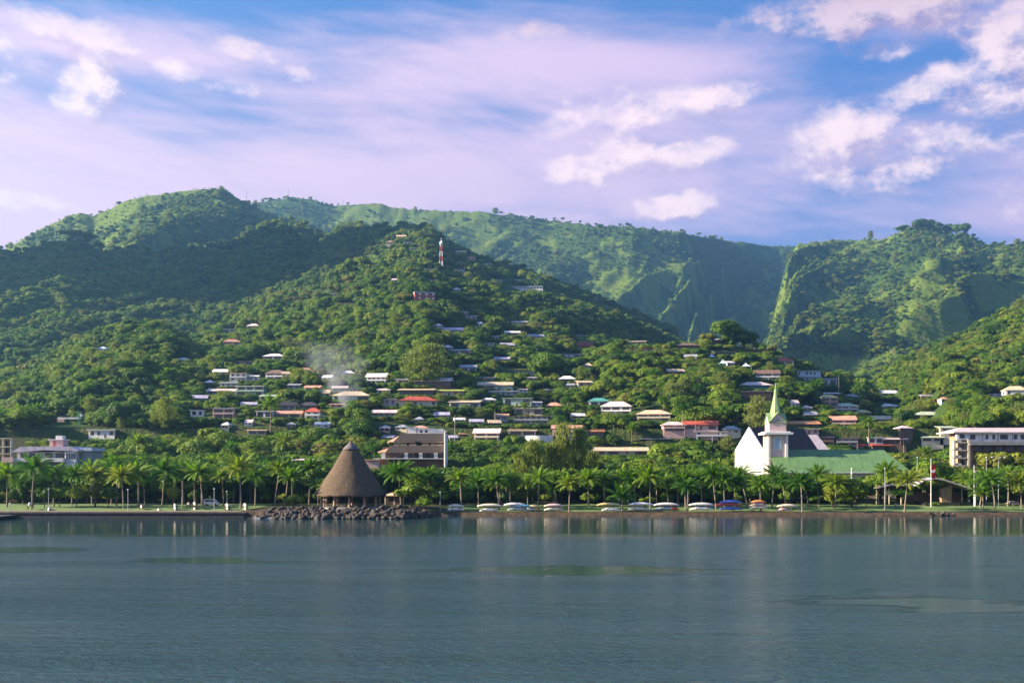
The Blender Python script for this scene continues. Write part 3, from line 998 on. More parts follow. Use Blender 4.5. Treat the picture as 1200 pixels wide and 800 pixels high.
 (478,286,9,4,0,'shed','grey','white',1,'tiny grey roofed house right below the highest yellow one',2100),
 (485,293,10,3,0,'shed','white','grey',1,'thin pale roof left of the top of the radio tower',2100),
 (514,286,9,4,0,'shed','white','white',1,'pale roof right beside the top of the radio tower',2000),
 (540,297,12,4,0,'gable','tan','cream',1,'tan roofed house on the skyline right of the radio tower, left of two',1850),
 (552,297,9,4,0,'hip','orange','pink',1,'orange roofed house on the skyline right of the radio tower, right of two',1850),
 (571,304,10,4,0,'shed','white','cream',1,'pale house farthest right on the tower hill crest',1850),
 (538,309,8,3,0,'shed','white','white',1,'white strip roof a little right of the tower mast',1850),
 (504,318,13,4,0,'shed','white','white',1,'white roofed hut at the left foot of the radio tower',1800),
 (538,318,13,4,0,'shed','violet','white',1,'violet roofed hut at the right foot of the radio tower',1800),
 (506,330,13,4,0,'shed','grey','white',1,'grey roofed house below the foot of the radio tower',1800),
 (462,331,6,5,0,'gable','pink','white',1,'small pale gable left of the tower foot',1800),
 (535,342,9,5,0,'hip','white','cream',1,'bright cream cottage right of the red apartment block',1800),
 (581,330,15,4,0,'shed','grey','white',1,'grey roofed house above the long white block, left of two',1800),
 (608,330,13,4,0,'shed','white','white',1,'white roofed house above the long white block, right of two',1800),
 (376,343,15,4,0,'shed','white','grey',1,'thin pale roof in the shaded wood above the left shoulder, left of two',1900),
 (391,347,8,4,0,'shed','grey','white',1,'thin grey roof in the shaded wood above the left shoulder, right of two',1900),
 (405,358,17,4,0,'shed','tan','white',1,'low pale roof on the edge of sunlight above the left shoulder',1700),
]
for (px, py, w, h, rot, rt, rc, wc, st, lab, far) in H_:
    Yh = place(px, py, far)
    k = K(Yh)
    zt_ = float(terrain(np.array([PX(px, Yh)]), np.array([Yh]))[0])
    if PZ(py, Yh) > zt_ + 5:
        py = HY - (zt_ + 2.5 - HC) * F / Yh
    near = w >= 14
    t = house(lab, PX(px, Yh), Yh, PZ(py, Yh), w * k * 0.97, h * k, R(rot), rt, rc, wc, st, dense=near, group='houses on the wooded slopes')
    keep(px - w / 2, px + w / 2, py - h, py, Yh)

# small roofs half sunk in the gardens of the town slope, too alike to tell apart
_rh = random.Random(23)
EXTRA = []
for (x0, x1, y0, y1, cnt, where) in ((440, 690, 442, 520, 26, 'of the middle slope'), (225, 425, 438, 508, 12, 'of the left terraces'), (930, 1110, 462, 512, 9, 'of the slope behind the church'), (650, 860, 402, 440, 5, 'of the right knoll'), (560, 640, 380, 436, 5, 'of the shady valley')):
    c_, tr_ = 0, 0
    while c_ < cnt and tr_ < 600:
        tr_ += 1
        px, py = _rh.uniform(x0, x1), _rh.uniform(y0, y1)
        w = _rh.uniform(9, 20)
        if any(a < px + w / 2 + 2 and px - w / 2 - 2 < b_ and py + 2 > yt_ and py - 8 < yb_ for a, b_, yt_, yb_, _ in HOUSES):
            continue
        Yh = place(px, py, 1300)
        k = K(Yh)
        h = _rh.uniform(5.5, 9)
        house('small pale roofed house half sunk in the garden trees ' + where, PX(px, Yh), Yh, PZ(py, Yh), w * k, h * k, R(_rh.uniform(-14, 14)), _rh.choice(('hip', 'gable', 'shed', 'gable')),
              _rh.choice(('white', 'pink', 'tan', 'grey', 'salmon', 'white', 'violet')), _rh.choice(('white', 'cream', 'grey', 'brown', 'pink')), 1, dense=False, group='small houses sunk in the trees ' + where)
        HOUSES.append((px - w / 2, px + w / 2, py - h, py - h * .25, Yh))
        c_ += 1

# ------------------------------------------------------------------ larger buildings
def win_box(t, x0, x1, z0, z1, y=-0.05, m_=None, name='window'):
    q = MB()
    q.box(x0, x1, y, y + 0.1, z0, z1)
    return q.build(name, m_ or GLASS, t)


def red_block():
    Y = place(497, 354, 1800)
    k = K(Y)
    t = empty('apartment_block', (PX(498, Y), Y, PZ(356, Y)), R(14), 'red three storey apartment block alone high on the tower hill', 'apartments')
    w, h = 24 * k, 13 * k
    b = MB()
    b.box(-w / 2, w / 2, 0, 9, -8, h)
    b.build('wall', REDW, t)
    r = MB()
    r.box(-w / 2 - .5, w / 2 + .5, -.6, 9.6, h + .01, h + 0.8)
    r.build('roof', ROOF['blue'], t)
    for s_ in range(3):
        for i in range(6):
            x = -w / 2 + w * (i + .5) / 6
            win_box(t, x - w / 18, x + w / 18, h * (s_ + .35) / 3, h * (s_ + .8) / 3, m_=WHITE if i % 2 else GLASS)
        q = MB()
        q.box(-w / 2, w / 2, -1.2, -0.06, h * s_ / 3 + .1, h * s_ / 3 + .9)
        q.build('balcony', REDW, t)
    keep(485, 511, 341, 354, Y)


def long_block():
    Y = place(613, 342, 1800)
    k = K(Y)
    t = empty('long_block', (PX(613, Y), Y, PZ(343, Y)), R(-4), 'long white two storey block with rows of windows on the upper hill', 'building')
    w, h = 46 * k, 7 * k
    b = MB()
    b.box(-w / 2, w / 2, 0, 10, -8, h)
    b.build('wall', WHITE, t)
    r = MB()
    r.box(-w / 2 - .6, w / 2 + .6, -.8, 10.6, h + .01, h + .8)
    r.build('roof', ROOF['blue'], t)
    for s_ in range(2):
        for i in range(12):
            x = -w / 2 + w * (i + .5) / 12
            win_box(t, x - w / 40, x + w / 40, h * (s_ + .3) / 2, h * (s_ + .75) / 2)
    keep(590, 636, 335, 342, Y)


def terraced_brown():
    Y = 452.0
    k = K(Y)
    X = PX(480, Y)
    t = empty('terraced_building', (X, Y, PZ(547, Y)), 0, 'large dark brown building with stepped slanting roofs and balconies behind the hut', 'building')
    z = lambda py: (547 - py) * k
    x = lambda px: (px - 480) * k
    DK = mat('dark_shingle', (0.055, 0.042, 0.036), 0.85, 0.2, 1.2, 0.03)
    TAN = mat('sunlit_tan_shingle', (0.36, 0.22, 0.14), 0.85, 0.15, 1.2, 0.03)  # left roof end of the same shingle, sunlight put into its colour
    b = MB()
    b.box(x(455.5), x(520.5), 1.5, 18, -6, z(521.6))
    b.box(x(445), x(455.4), 9.5, 18, -6, z(523))
    b.box(x(469.5), x(520.5), 5.0, 18, z(521.59), z(508.4))
    b.build('wall', BROWNW, t)
    # two slanting roof bands, each a wedge leaning back over the storey below, with a hipped left end coloured as sunlit
    def band(px0, px1, pxt0, pya, pyb, ya, yb, nm, pxe):
        za, zb = z(pya), z(pyb)
        r = MB()
        r.add([(x(px0), ya, za), (x(px1), ya, za), (x(px1), yb, zb), (x(pxt0), yb, zb),
               (x(px0), ya, za - .35), (x(px1), ya, za - .35), (x(px1), yb + .35, zb - .35), (x(pxt0), yb + .35, zb - .35)],
              [(0, 1, 2, 3), (7, 6, 5, 4), (0, 4, 5, 1), (1, 5, 6, 2), (2, 6, 7, 3), (3, 7, 4, 0)])
        r.build('roof', DK, t)
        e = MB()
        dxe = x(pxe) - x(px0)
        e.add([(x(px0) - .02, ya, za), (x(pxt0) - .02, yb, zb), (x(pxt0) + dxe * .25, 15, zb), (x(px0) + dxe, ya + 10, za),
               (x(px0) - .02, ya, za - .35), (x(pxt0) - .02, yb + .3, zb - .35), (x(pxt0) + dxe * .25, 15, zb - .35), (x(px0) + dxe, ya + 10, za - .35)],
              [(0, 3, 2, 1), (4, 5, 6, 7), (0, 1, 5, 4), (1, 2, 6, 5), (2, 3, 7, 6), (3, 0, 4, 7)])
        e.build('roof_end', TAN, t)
    band(461, 520.5, 469, 517, 507.5, 0.9, 4.6, 'roof', 450)
    band(453, 520.5, 458, 529, 521.5, -2.6, 0.4, 'roof', 440)
    tp = MB()
    tp.box(x(468), x(521), 4.61, 18.2, z(507.9), z(507.2))
    tp.build('roof_deck', CONC, t)
    for (a, b_, ya, y0, nm) in [(455, 486, 517, 0.6, 0), (493, 519, 517, 0.6, 0), (446, 519, 529, -2.9, 1)]:
        q = MB()
        q.box(x(a), x(b_), y0 - 0.18, y0 + .1, z(ya + 1.4), z(ya + .5))
        q.build('eave_board', TAN, t)
    for a, b_ in [(462, 467), (470, 476), (480, 487), (495, 502), (505, 510), (512, 518)]:
        win_box(t, x(a), x(b_), z(524), z(518.5), 1.38)
        q = MB()
        q.box(x(a) - .2, x(b_) + .2, 0.3, 1.3, z(522.5), z(520.4))
        q.build('balcony', mat('balcony_tan', (0.40, 0.30, 0.20), .8), t)
    for a, b_ in [(456.2, 461.5), (464, 472), (478, 486), (494, 500), (503, 509), (511, 518)]:
        win_box(t, x(a), x(b_), z(536), z(530), 1.38)
    q = MB()
    q.box(x(438), x(520), -3.0, 1.4, z(537.6), z(536.8))
    for a in (448, 474.5, 491.5, 509):
        q.box(x(a), x(a) + 1.6, -2.6, -0.8, z(536.7), z(530.2))
    q.build('terrace', WHITE, t)
    w_ = MB()
    w_.box(x(520.55), x(521.8), -3.2, 17, -6, z(507))
    w_.build('end_wall', WHITE, t)
    # sunlit lower wing on the left
    w2 = MB()
    w2.box(x(429), x(446), -4.2, 8, -6, z(539.5))
    w2.build('wing', PINKW, t)
    w3 = MB()
    w3.box(x(428), x(447), -4.9, 8.6, z(539.4), z(538.4))
    w3.build('wing_roof', ROOF['salmon'], t)
    # roof house on top
    u = MB()
    u.box(x(475), x(486), 9, 15, z(507.1), z(500.5))
    u.box(x(487), x(518), 9, 16, z(507.1), z(501.6))
    u.build('roof_house', WHITE, t)
    for a in (490, 496):
        win_box(t, x(a), x(a + 3), z(506), z(503), 8.96)
    u = MB()
    u.box(x(474), x(487), 8.6, 15.4, z(500.4), z(499.6))
    u.box(x(487.3), x(508), 8.6, 16.4, z(501.5), z(500.8))
    u.build('roof_house_cover', ROOF['blue'], t)
    keep(428, 522, 499, 543, Y - 6)


def church():
    # dark roofed nave with its white gable to the left
    Y = 398.0
    k = K(Y)
    rot = R(27)
    t = empty('church', (PX(877.5, Y), Y, 3.5), rot, 'white church with a dark steep roof, its bright gable facing left', 'church')
    g0, W2, Lr = 0.0, 8.3, 28.0       # half width of the gable, length of the nave
    ze, zr = PZ(527, Y) - 3.5, PZ(500, Y) - 3.5
    b = MB()
    b.add([(0, -W2, -2), (0, W2, -2), (0, W2, ze), (0, 0, zr), (0, -W2, ze), (0.6, -W2, -2), (0.6, W2, -2), (0.6, W2, ze), (0.6, 0, zr), (0.6, -W2, ze)],
          [(0, 4, 3, 2, 1), (5, 6, 7, 8, 9), (0, 5, 9, 4), (4, 9, 8, 3), (3, 8, 7, 2), (2, 7, 6, 1), (1, 6, 5, 0)])
    b.build('gable_wall', WHITE, t)
    s_ = MB()
    s_.box(0.61, Lr, -W2 + .4, W2 - .4, -2, ze - .3)
    s_.build('side_wall', GREYW, t)
    r = MB()
    r.add([(0.61, -W2 - .3, ze - .45), (0.61, 0, zr - .15), (0.61, W2 + .3, ze - .45), (Lr, -W2 - .3, ze - .45), (Lr, 0, zr - .15), (Lr, W2 + .3, ze - .45),
           (0.61, 0, zr - .9), (Lr, 0, zr - .9)],
          [(0, 1, 4, 3), (1, 2, 5, 4), (0, 3, 7, 6), (6, 7, 5, 2), (0, 6, 1), (1, 6, 2), (3, 4, 7), (4, 5, 7)])
    r.build('roof', mat('dark_slate', (0.05, 0.036, 0.036), 0.75, 0.15, 1.0), t)
    gt = MB()
    gt.box(0.6, Lr, -W2 - .55, -W2 - .31, ze - .55, ze - .3)
    gt.build('gutter', WHITE, t)
    for i in range(4):
        win_box(t, 4 + i * 6.5, 6 + i * 6.5, ze * .35, ze * .8, -W2 + .34)
    keep(865, 945, 500, 545, Y - 8)

    # bell tower
    Y = 384.0
    k = K(Y)
    TP = mat('tower_render', (0.66, 0.47, 0.42), 0.8, 0.08, 0.5)
    t = empty('church_tower', (PX(911.5, Y), Y, 3.5), 0, 'square pale pink church tower with four gables and a slender green spire', 'tower')
    z = lambda py: PZ(py, Y) - 3.5
    hw = 10.3 * k
    D = 2 * hw
    b = MB()
    b.box(-hw, hw, 0, D, -2, z(509))
    b.build('shaft', TP, t)
    qn = MB()
    for sx in (-1, 1):
        for yy in (0, D):
            qn.box(sx * hw - .45, sx * hw + .45, yy - .45, yy + .45, -2, z(509.1))
    qn.build('corner_pier', WHITE, t)
    c = MB()
    c.box(-hw - 2.0, hw + 2.0, -2.0, D + 2.0, z(508.9), z(506.6))
    c.box(-hw - 1.2, hw + 1.2, -1.2, D + 1.2, z(506.59), z(505.4))
    c.build('cornice', WHITE, t)
    hb = hw * 0.97
    o = (hw - hb)
    b = MB()
    b.box(-hb, hb, o, D - o, z(505.39), z(495))
    b.build('belfry', TP, t)
    zt, zp = z(495), z(484.5)
    gm = MB()
    c0 = D / 2
    # four gable fronts
    for (ax, sgn) in (('y', -1), ('y', 1), ('x', -1), ('x', 1)):
        if ax == 'y':
            ya = c0 + sgn * hb
            yb = c0 + sgn * (hb - .5)
            gm.add([(-hb, ya, zt), (hb, ya, zt), (0, ya, zp), (-hb, yb, zt), (hb, yb, zt), (0, yb, zp)], [(0, 1, 2), (5, 4, 3), (0, 3, 4, 1), (1, 4, 5, 2), (2, 5, 3, 0)])
        else:
            xa, xb = sgn * hb, sgn * (hb - .5)
            gm.add([(xa, c0 - hb, zt), (xa, c0 + hb, zt), (xa, c0, zp), (xb, c0 - hb, zt), (xb, c0 + hb, zt), (xb, c0, zp)], [(0, 1, 2), (5, 4, 3), (0, 3, 4, 1), (1, 4, 5, 2), (2, 5, 3, 0)])
    gm.build('gable', TP, t)
    GR = mat('green_copper', (0.25, 0.36, 0.15), 0.6, 0.12, 0.8)
    rf = MB()
    e = 0.35
    for dx_, dy_ in ((0, 1), (1, 0)):
        if dy_:
            for s2 in (-1, 1):
                rf.add([(s2 * (hb + .2), c0 - hb - e, zt - .1), (0, c0 - hb - e, zp + .25), (0, c0 + hb + e, zp + .25), (s2 * (hb + .2), c0 + hb + e, zt - .1),
                        (s2 * (hb + .2), c0 - hb - e, zt + .15), (0, c0 - hb - e, zp + .5), (0, c0 + hb + e, zp + .5), (s2 * (hb + .2), c0 + hb + e, zt + .15)],
                       [(0, 1, 2, 3), (4, 7, 6, 5), (0, 4, 5, 1), (3, 2, 6, 7), (0, 3, 7, 4)])
        else:
            for s2 in (-1, 1):
                rf.add([(-hb - e, c0 + s2 * (hb + .2), zt - .1), (-hb - e, c0, zp + .25), (hb + e, c0, zp + .25), (hb + e, c0 + s2 * (hb + .2), zt - .1),
                        (-hb - e, c0 + s2 * (hb + .2), zt + .15), (-hb - e, c0, zp + .5), (hb + e, c0, zp + .5), (hb + e, c0 + s2 * (hb + .2), zt + .15)],
                       [(0, 1, 2, 3), (4, 7, 6, 5), (0, 4, 5, 1), (3, 2, 6, 7), (0, 3, 7, 4)])
    rf.build('gable_roof', GR, t)
    sp = MB()
    rings = []
    for py, rad in ((489, 2.5), (484, 2.15), (470, 1.2), (458, 0.5), (452, 0.08)):
        rings.append([(rad * math.cos(a), c0 + rad * math.sin(a), z(py)) for a in [math.pi / 8 + i * math.pi / 4 for i in range(8)]])
    sp.loft(rings)
    sp.build('spire', GR, t)
    f = MB()
    f.bar((0, c0, z(452)), (0, c0, z(447.5)), .08)
    f.box(-.5, .5, c0 - .06, c0 + .06, z(449.4), z(449))
    f.build('finial', METAL, t)
    # arched window: pale blue leaf in a white surround
    def arch(w, z0, z1, y, th, m_, nm):
        pts = [(-w, z0), (w, z0), (w, z1 - w)] + [(w * math.cos(a), z1 - w + w * math.sin(a)) for a in [i * math.pi / 8 for i in range(1, 8)]] + [(-w, z1 - w)]
        q = MB()
        q.prism(pts, y, y + th)
        return q.build(nm, m_, t)
    arch(1.55, z(527), z(510.5), -.08, .1, WHITE, 'window_surround')
    arch(1.1, z(526), z(511.6), -.14, .1, BLUEW, 'window')
    tri = MB()
    tri.prism([(-1.0, zt + .6), (1.0, zt + .6), (0, zp - 1.2)], o - .08, o + .02)
    tri.build('gable_louver', GREYW, t)
    keep(895, 926, 480, 540, Y - 3)

    # long green roofed parish hall
    Y = 372.0
    k = K(Y)
    t = empty('parish_hall', (PX(992, Y), Y, 3.0), 0, 'long hall with a broad plain green roof right of the church tower', 'hall')
    x = lambda px: (px - 992) * k
    ze, zr = PZ(553, Y) - 3, PZ(526.5, Y + 18) - 3
    d = 18.0
    b = MB()
    b.box(x(916), x(1062), 1.0, 2 * d - 1, -2, ze - .3)
    b.build('wall', CREAM, t)
    r = MB()
    xl, xr, xt = x(912), x(1069), x(1054) + 0.6
    r.add([(xl, 0, ze), (xr, 0, ze), (xt, d, zr), (xl, d, zr), (xl, 0, ze - .3), (xr, 0, ze - .3), (xt, d, zr - .3), (xl, d, zr - .3)],
          [(0, 1, 2, 3), (7, 6, 5, 4), (0, 4, 5, 1), (1, 5, 6, 2), (3, 7, 4, 0)])
    r.add([(xl, 2 * d, ze), (xr, 2 * d, ze), (xt, d + .01, zr), (xl, d + .01, zr), (xl, 2 * d, ze - .3), (xr, 2 * d, ze - .3), (xt, d + .01, zr - .3), (xl, d + .01, zr - .3)],
          [(3, 2, 1, 0), (4, 5, 6, 7), (1, 5, 4, 0), (2, 6, 5, 1), (0, 4, 7, 3)])
    r.build('roof', roof_mat('hall_green', (0.12, 0.21, 0.075)), t)
    gt = MB()
    gt.box(xl, xr, -.3, -.01, ze - .35, ze + .02)
    gt.build('gutter', WHITE, t)
    for i in range(12):
        win_box(t, x(922) + i * 3.6, x(922) + i * 3.6 + 1.8, 3.2, 7.0, .94)
    keep(916, 1066, 526, 549.5, Y)

    # grey metal roof of the annex
    Y = 425.0
    k = K(Y)
    t = empty('annex_hall', (PX(957, Y), Y, 4.0), R(0), 'hall with a steep pale grey metal roof between the church and the dark houses', 'hall')
    x = lambda px: (px - 955) * k
    ze, zr = PZ(529, Y) - 4, PZ(508.5, Y) - 4
    b = MB()
    b.box(x(942), x(971), .5, 12, -2, ze - .1)
    b.build('wall', GREYW, t)
    r = MB()
    r.add([(x(941), 0, ze), (x(972), 0, ze), (x(961), 7, zr), (x(939), 7, zr), (x(941), 0, ze - .3), (x(972), 0, ze - .3), (x(961), 7.3, zr - .3), (x(939), 7.3, zr - .3),
           (x(941), 14, ze), (x(972), 14, ze)], [(0, 1, 2, 3), (0, 4, 5, 1), (2, 9, 8, 3), (4, 7, 6, 5), (1, 5, 6, 2), (3, 7, 4, 0)])
    r.build('roof', mat('grey_sheet', (0.40, 0.34, 0.36), 0.5, 0.08, 0.6), t)
    win_box(t, x(946), x(952), ze * .3, ze * .7, .44)
    keep(940, 971, 508, 527, Y)


def right_apartments():
    Y = 455.0
    k = K(Y)
    t = empty('apartment_building', (PX(1165, Y), Y, 4.5), 0, 'long pale apartment building with a tan stair tower at the far right', 'apartments')
    x = lambda px: (px - 1165) * k
    z = lambda py: PZ(py, Y) - 4.5
    xe = x(1290)
    b = MB()
    b.box(x(1135), xe, 0, 16, z(520), z(506.2))
    b.build('wall', WHITE, t)
    r = MB()
    zt = z(506.1)
    r.add([(x(1116), -1.4, zt), (xe + 1, -1.4, zt), (xe + 1, 17.5, zt), (x(1116), 17.5, zt), (x(1133), 6, z(500.4)), (xe - 4, 6, z(500.4)), (xe - 4, 10, z(500.4)), (x(1133), 10, z(500.4)),
           (x(1116), -1.4, zt - .45), (xe + 1, -1.4, zt - .45), (xe + 1, 17.5, zt - .45), (x(1116), 17.5, zt - .45)],
          [(0, 1, 5, 4), (1, 2, 6, 5), (2, 3, 7, 6), (3, 0, 4, 7), (4, 5, 6, 7), (8, 9, 1, 0), (9, 10, 2, 1), (10, 11, 3, 2), (11, 8, 0, 3), (11, 10, 9, 8)])
    r.build('roof', mat('pink_grey_roof', (0.52, 0.42, 0.40), .7, .1, .3), t)
    sl = MB()
    sl.box(x(1134), xe, -2.2, 16, z(521.4), z(520.02))
    sl.box(x(1134), xe, -2.2, -2.05, z(520.0), z(517.4))
    sl.build('gallery', CONC, t)
    for a, b_ in [(1137, 1143), (1155, 1158), (1163, 1166), (1172, 1181), (1188, 1192), (1196, 1202), (1214, 1220), (1232, 1240)]:
        win_box(t, x(a), x(b_), z(514.6), z(509), -.05)
    for a in (1151, 1169, 1186, 1208):
        q = MB()
        q.box(x(a), x(a) + .35, -.12, -.002, z(519.9), z(506.3))
        q.build('pilaster', GREYW, t)
    lo = MB()
    lo.box(x(1142), xe, 4, 15, -3, z(521.5))
    lo.build('lower_wall', BROWNW, t)
    for i in range(6):
        win_box(t, x(1145) + i * 5, x(1145) + i * 5 + 3, z(528), z(523), 3.95)
    # stair tower with open balconies, lit from the left
    st = MB()
    st.box(x(1124), x(1141), 1, 10, -3, z(506.3))
    st.build('stair_tower', mat('tan_render', (0.40, 0.24, 0.15), .8, .1, .4), t)
    col = MB()
    col.box(x(1133.5), x(1136), -.8, 1.2, -3, z(514))
    col.box(x(1117), x(1119), -.8, 1.2, -3, z(516))
    col.build('column', CREAM, t)
    for py in (519, 528, 537, 546):
        q = MB()
        q.box(x(1117), x(1133.4), -.7, 1, z(py), z(py - 1.2))
        q.box(x(1117), x(1126), -.7, -.5, z(py - 1.21), z(py - 3.6))
        q.build('balcony', CREAM, t)
        win_box(t, x(1126.5), x(1132), z(py - 1.3), z(py - 7), .95)
    up = MB()
    up.box(x(1121), x(1134.8), -.4, 1, z(515), z(506.4))
    up.build('corner_room', WHITE, t)
    win_box(t, x(1124), x(1130), z(513.5), z(508.5), -.45)
    keep(1117, 1210, 500, 528, Y - 3)
    keep(1117, 1138, 515, 552, Y - 3)


def left_modern():
    Y = 405.0
    k = K(Y)
    t = empty('office_building', (PX(58, Y), Y, 3.5), 0, 'modern low building with a wide violet grey flat roof behind the left palms', 'building')
    x = lambda px: (px - 58) * k
    z = lambda py: PZ(py, Y) - 3.5
    b = MB()
    b.box(x(20), x(92), 0, 16, -2, z(529.5))
    b.build('wall', GREYW, t)
    r = MB()
    r.prism([(x(16), z(529.4)), (x(27), z(523.2)), (x(86), z(523)), (x(94), z(527)), (x(94), z(528.6)), (x(53), z(527.2)), (x(30), z(529.2))], -2.0, 17)
    r.build('roof', ROOF['violet'], t)
    r2 = MB()
    r2.box(x(90), x(107), 1, 14, z(528), z(524.6))
    r2.build('side_roof', ROOF['blue'], t)
    w2 = MB()
    w2.box(x(93), x(104), 2, 13, -2, z(528.05))
    w2.build('side_wall', GREYW, t)
    tr = MB()
    tr.box(x(10), x(80), -4.5, -.1, z(541), z(536.6))
    tr.build('terrace', WHITE, t)
    tr = MB()
    tr.box(x(9), x(23), -5.2, -4.55, z(541), z(535.6))
    tr.build('parapet', PINKW, t)
    for a, b_ in [(24, 31), (34, 41), (53, 62), (65, 76)]:
        win_box(t, x(a), x(b_), z(536), z(530.5), -.05)
    bay = MB()
    bay.box(x(78), x(91), -1.6, -.06, -1, z(529.45))
    bay.build('bay', WHITE, t)
    for i in range(4):
        win_box(t, x(79.5) + i * 1.0, x(79.5) + i * 1.0 + .7, z(537.5), z(531), -1.66)
    pent = MB()
    pent.box(x(50), x(66), 6, 11, z(523.1), z(514.9))
    pent.build('roof_house', PINKW, t)
    pr = MB()
    pr.box(x(48.5), x(67.5), 5.4, 11.6, z(514.8), z(514))
    pr.box(x(56), x(64), 7, 10, z(513.99), z(509.6))
    pr.build('roof_house_cover', WHITE, t)
    win_box(t, x(54), x(57.5), z(522.5), z(516), 5.94, REDW, 'door')
    keep(8, 107, 509, 541, Y - 6)
    # yellow block at the picture's left edge
    Y = 440.0
    k = K(Y)
    t = empty('yellow_building', (PX(-6, Y), Y, 4.2), 0, 'yellow ochre block with recessed balconies at the far left edge', 'building')
    x = lambda px: (px + 6) * k
    z = lambda py: PZ(py, Y) - 4.2
    b = MB()
    b.box(x(-45), x(13.5), .9, 12, -2, z(513))
    b.build('wall', YELLOW, t)
    fr = MB()
    for a in (-44, -20, 4, 13):
        fr.box(x(a), x(a) + .5, -.9, .88, -2, z(513))
    for py in (513, 523, 531, 541):
        fr.box(x(-45), x(14.5), -1.0, .89, z(py) - .35, z(py))
    fr.build('balcony_frame', CREAM, t)
    for py in (522, 530.6, 540):
        for a, b_ in ((-40, -25), (-16, 0), (5.5, 12)):
            win_box(t, x(a), x(b_), z(py), z(py - 6), .85)
    keep(-2, 15, 513, 538, Y - 2)


def curved_white():
    Y = 560.0
    k = K(Y)
    t = empty('white_hall', (PX(632, Y), Y, PZ(521, Y)), 0, 'blank bright white curved wall of a hall in the middle of the town', 'hall')
    w, h = 32 * k, 10.5 * k
    b = MB()
    n = 14
    pts = [(-w / 2 + w * i / n, -3.2 * math.sin(math.pi * i / n)) for i in range(n + 1)]
    ring0 = [(x_, y_, -6) for x_, y_ in pts] + [(w / 2, 8, -6), (-w / 2, 8, -6)]
    ring1 = [(a, b_, h) for a, b_, _ in ring0]
    b.loft([ring0, ring1])
    b.build('wall', WHITE, t)
    r = MB()
    r.box(-w / 2 + .3, w / 2 - .3, 0.3, 7.7, h + .004, h + .3)
    r.build('roof', ROOF['grey'], t)
    keep(616, 648, 510, 519, Y - 3)


def pavilion():
    Y = 338.0
    k = K(Y)
    zg = 2.0
    t = empty('pavilion', (PX(1105, Y), Y, zg), 0, 'open pavilion with a white edged bent roof and slanted stone wall on the lawn', 'pavilion')
    x = lambda px: (px - 1105) * k
    z = lambda py: PZ(py, Y) - zg
    r = MB()
    pts = [(x(1069), z(567.5)), (x(1078), z(562)), (x(1092), z(559.3)), (x(1102), z(561.4)), (x(1138), z(573.2))]
    r.prism(pts + [(a, b_ - .38) for a, b_ in reversed(pts)], -4, 7)
    r.build('roof', mat('shed_roof', (0.60, 0.52, 0.50), .6, .1, .4), t)
    p = MB()
    p.bar((x(1137), -3.6, z(573.6)), (x(1137), -3.6, -.3), .16)
    p.bar((x(1137), 6.4, z(573.6)), (x(1137), 6.4, -.3), .16)
    p.build('post', WHITE, t)
    w_ = MB()
    w_.prism([(x(1103), -.3), (x(1113), -.3), (x(1114), z(568)), (x(1100), z(573))], -1.2, 0.6)
    w_.build('stone_wall', mat('tan_stone', (0.32, 0.22, 0.12), .9, .2, 1.5, .06), t)
    bk = MB()
    bk.box(x(1074), x(1136), 7.05, 7.4, -.3, z(577))
    bk.build('back_wall', BROWNW, t)
    st = MB()
    st.box(x(1080), x(1120), -3, 6.5, -.2, .9)
    st.build('stage', mat('dark_stage', (0.05, 0.045, 0.04), .8), t)
    r2 = MB()
    r2.prism([(x(1026), z(572)), (x(1046), z(567.4)), (x(1068), z(567.8)), (x(1068), z(568.9)), (x(1046), z(568.6)), (x(1026), z(573))], 1, 10)
    r2.build('side_roof', mat('shed_roof_pink', (0.56, 0.44, 0.40), .6, .1, .4), t)
    for a in (1029, 1044, 1058):
        q = MB()
        q.bar((x(a), 1.6, -.3), (x(a), 1.6, z(571.8)), .14)
        q.build('side_post', CREAM, t)
    keep(1027, 1139, 560, 588, Y - 5)


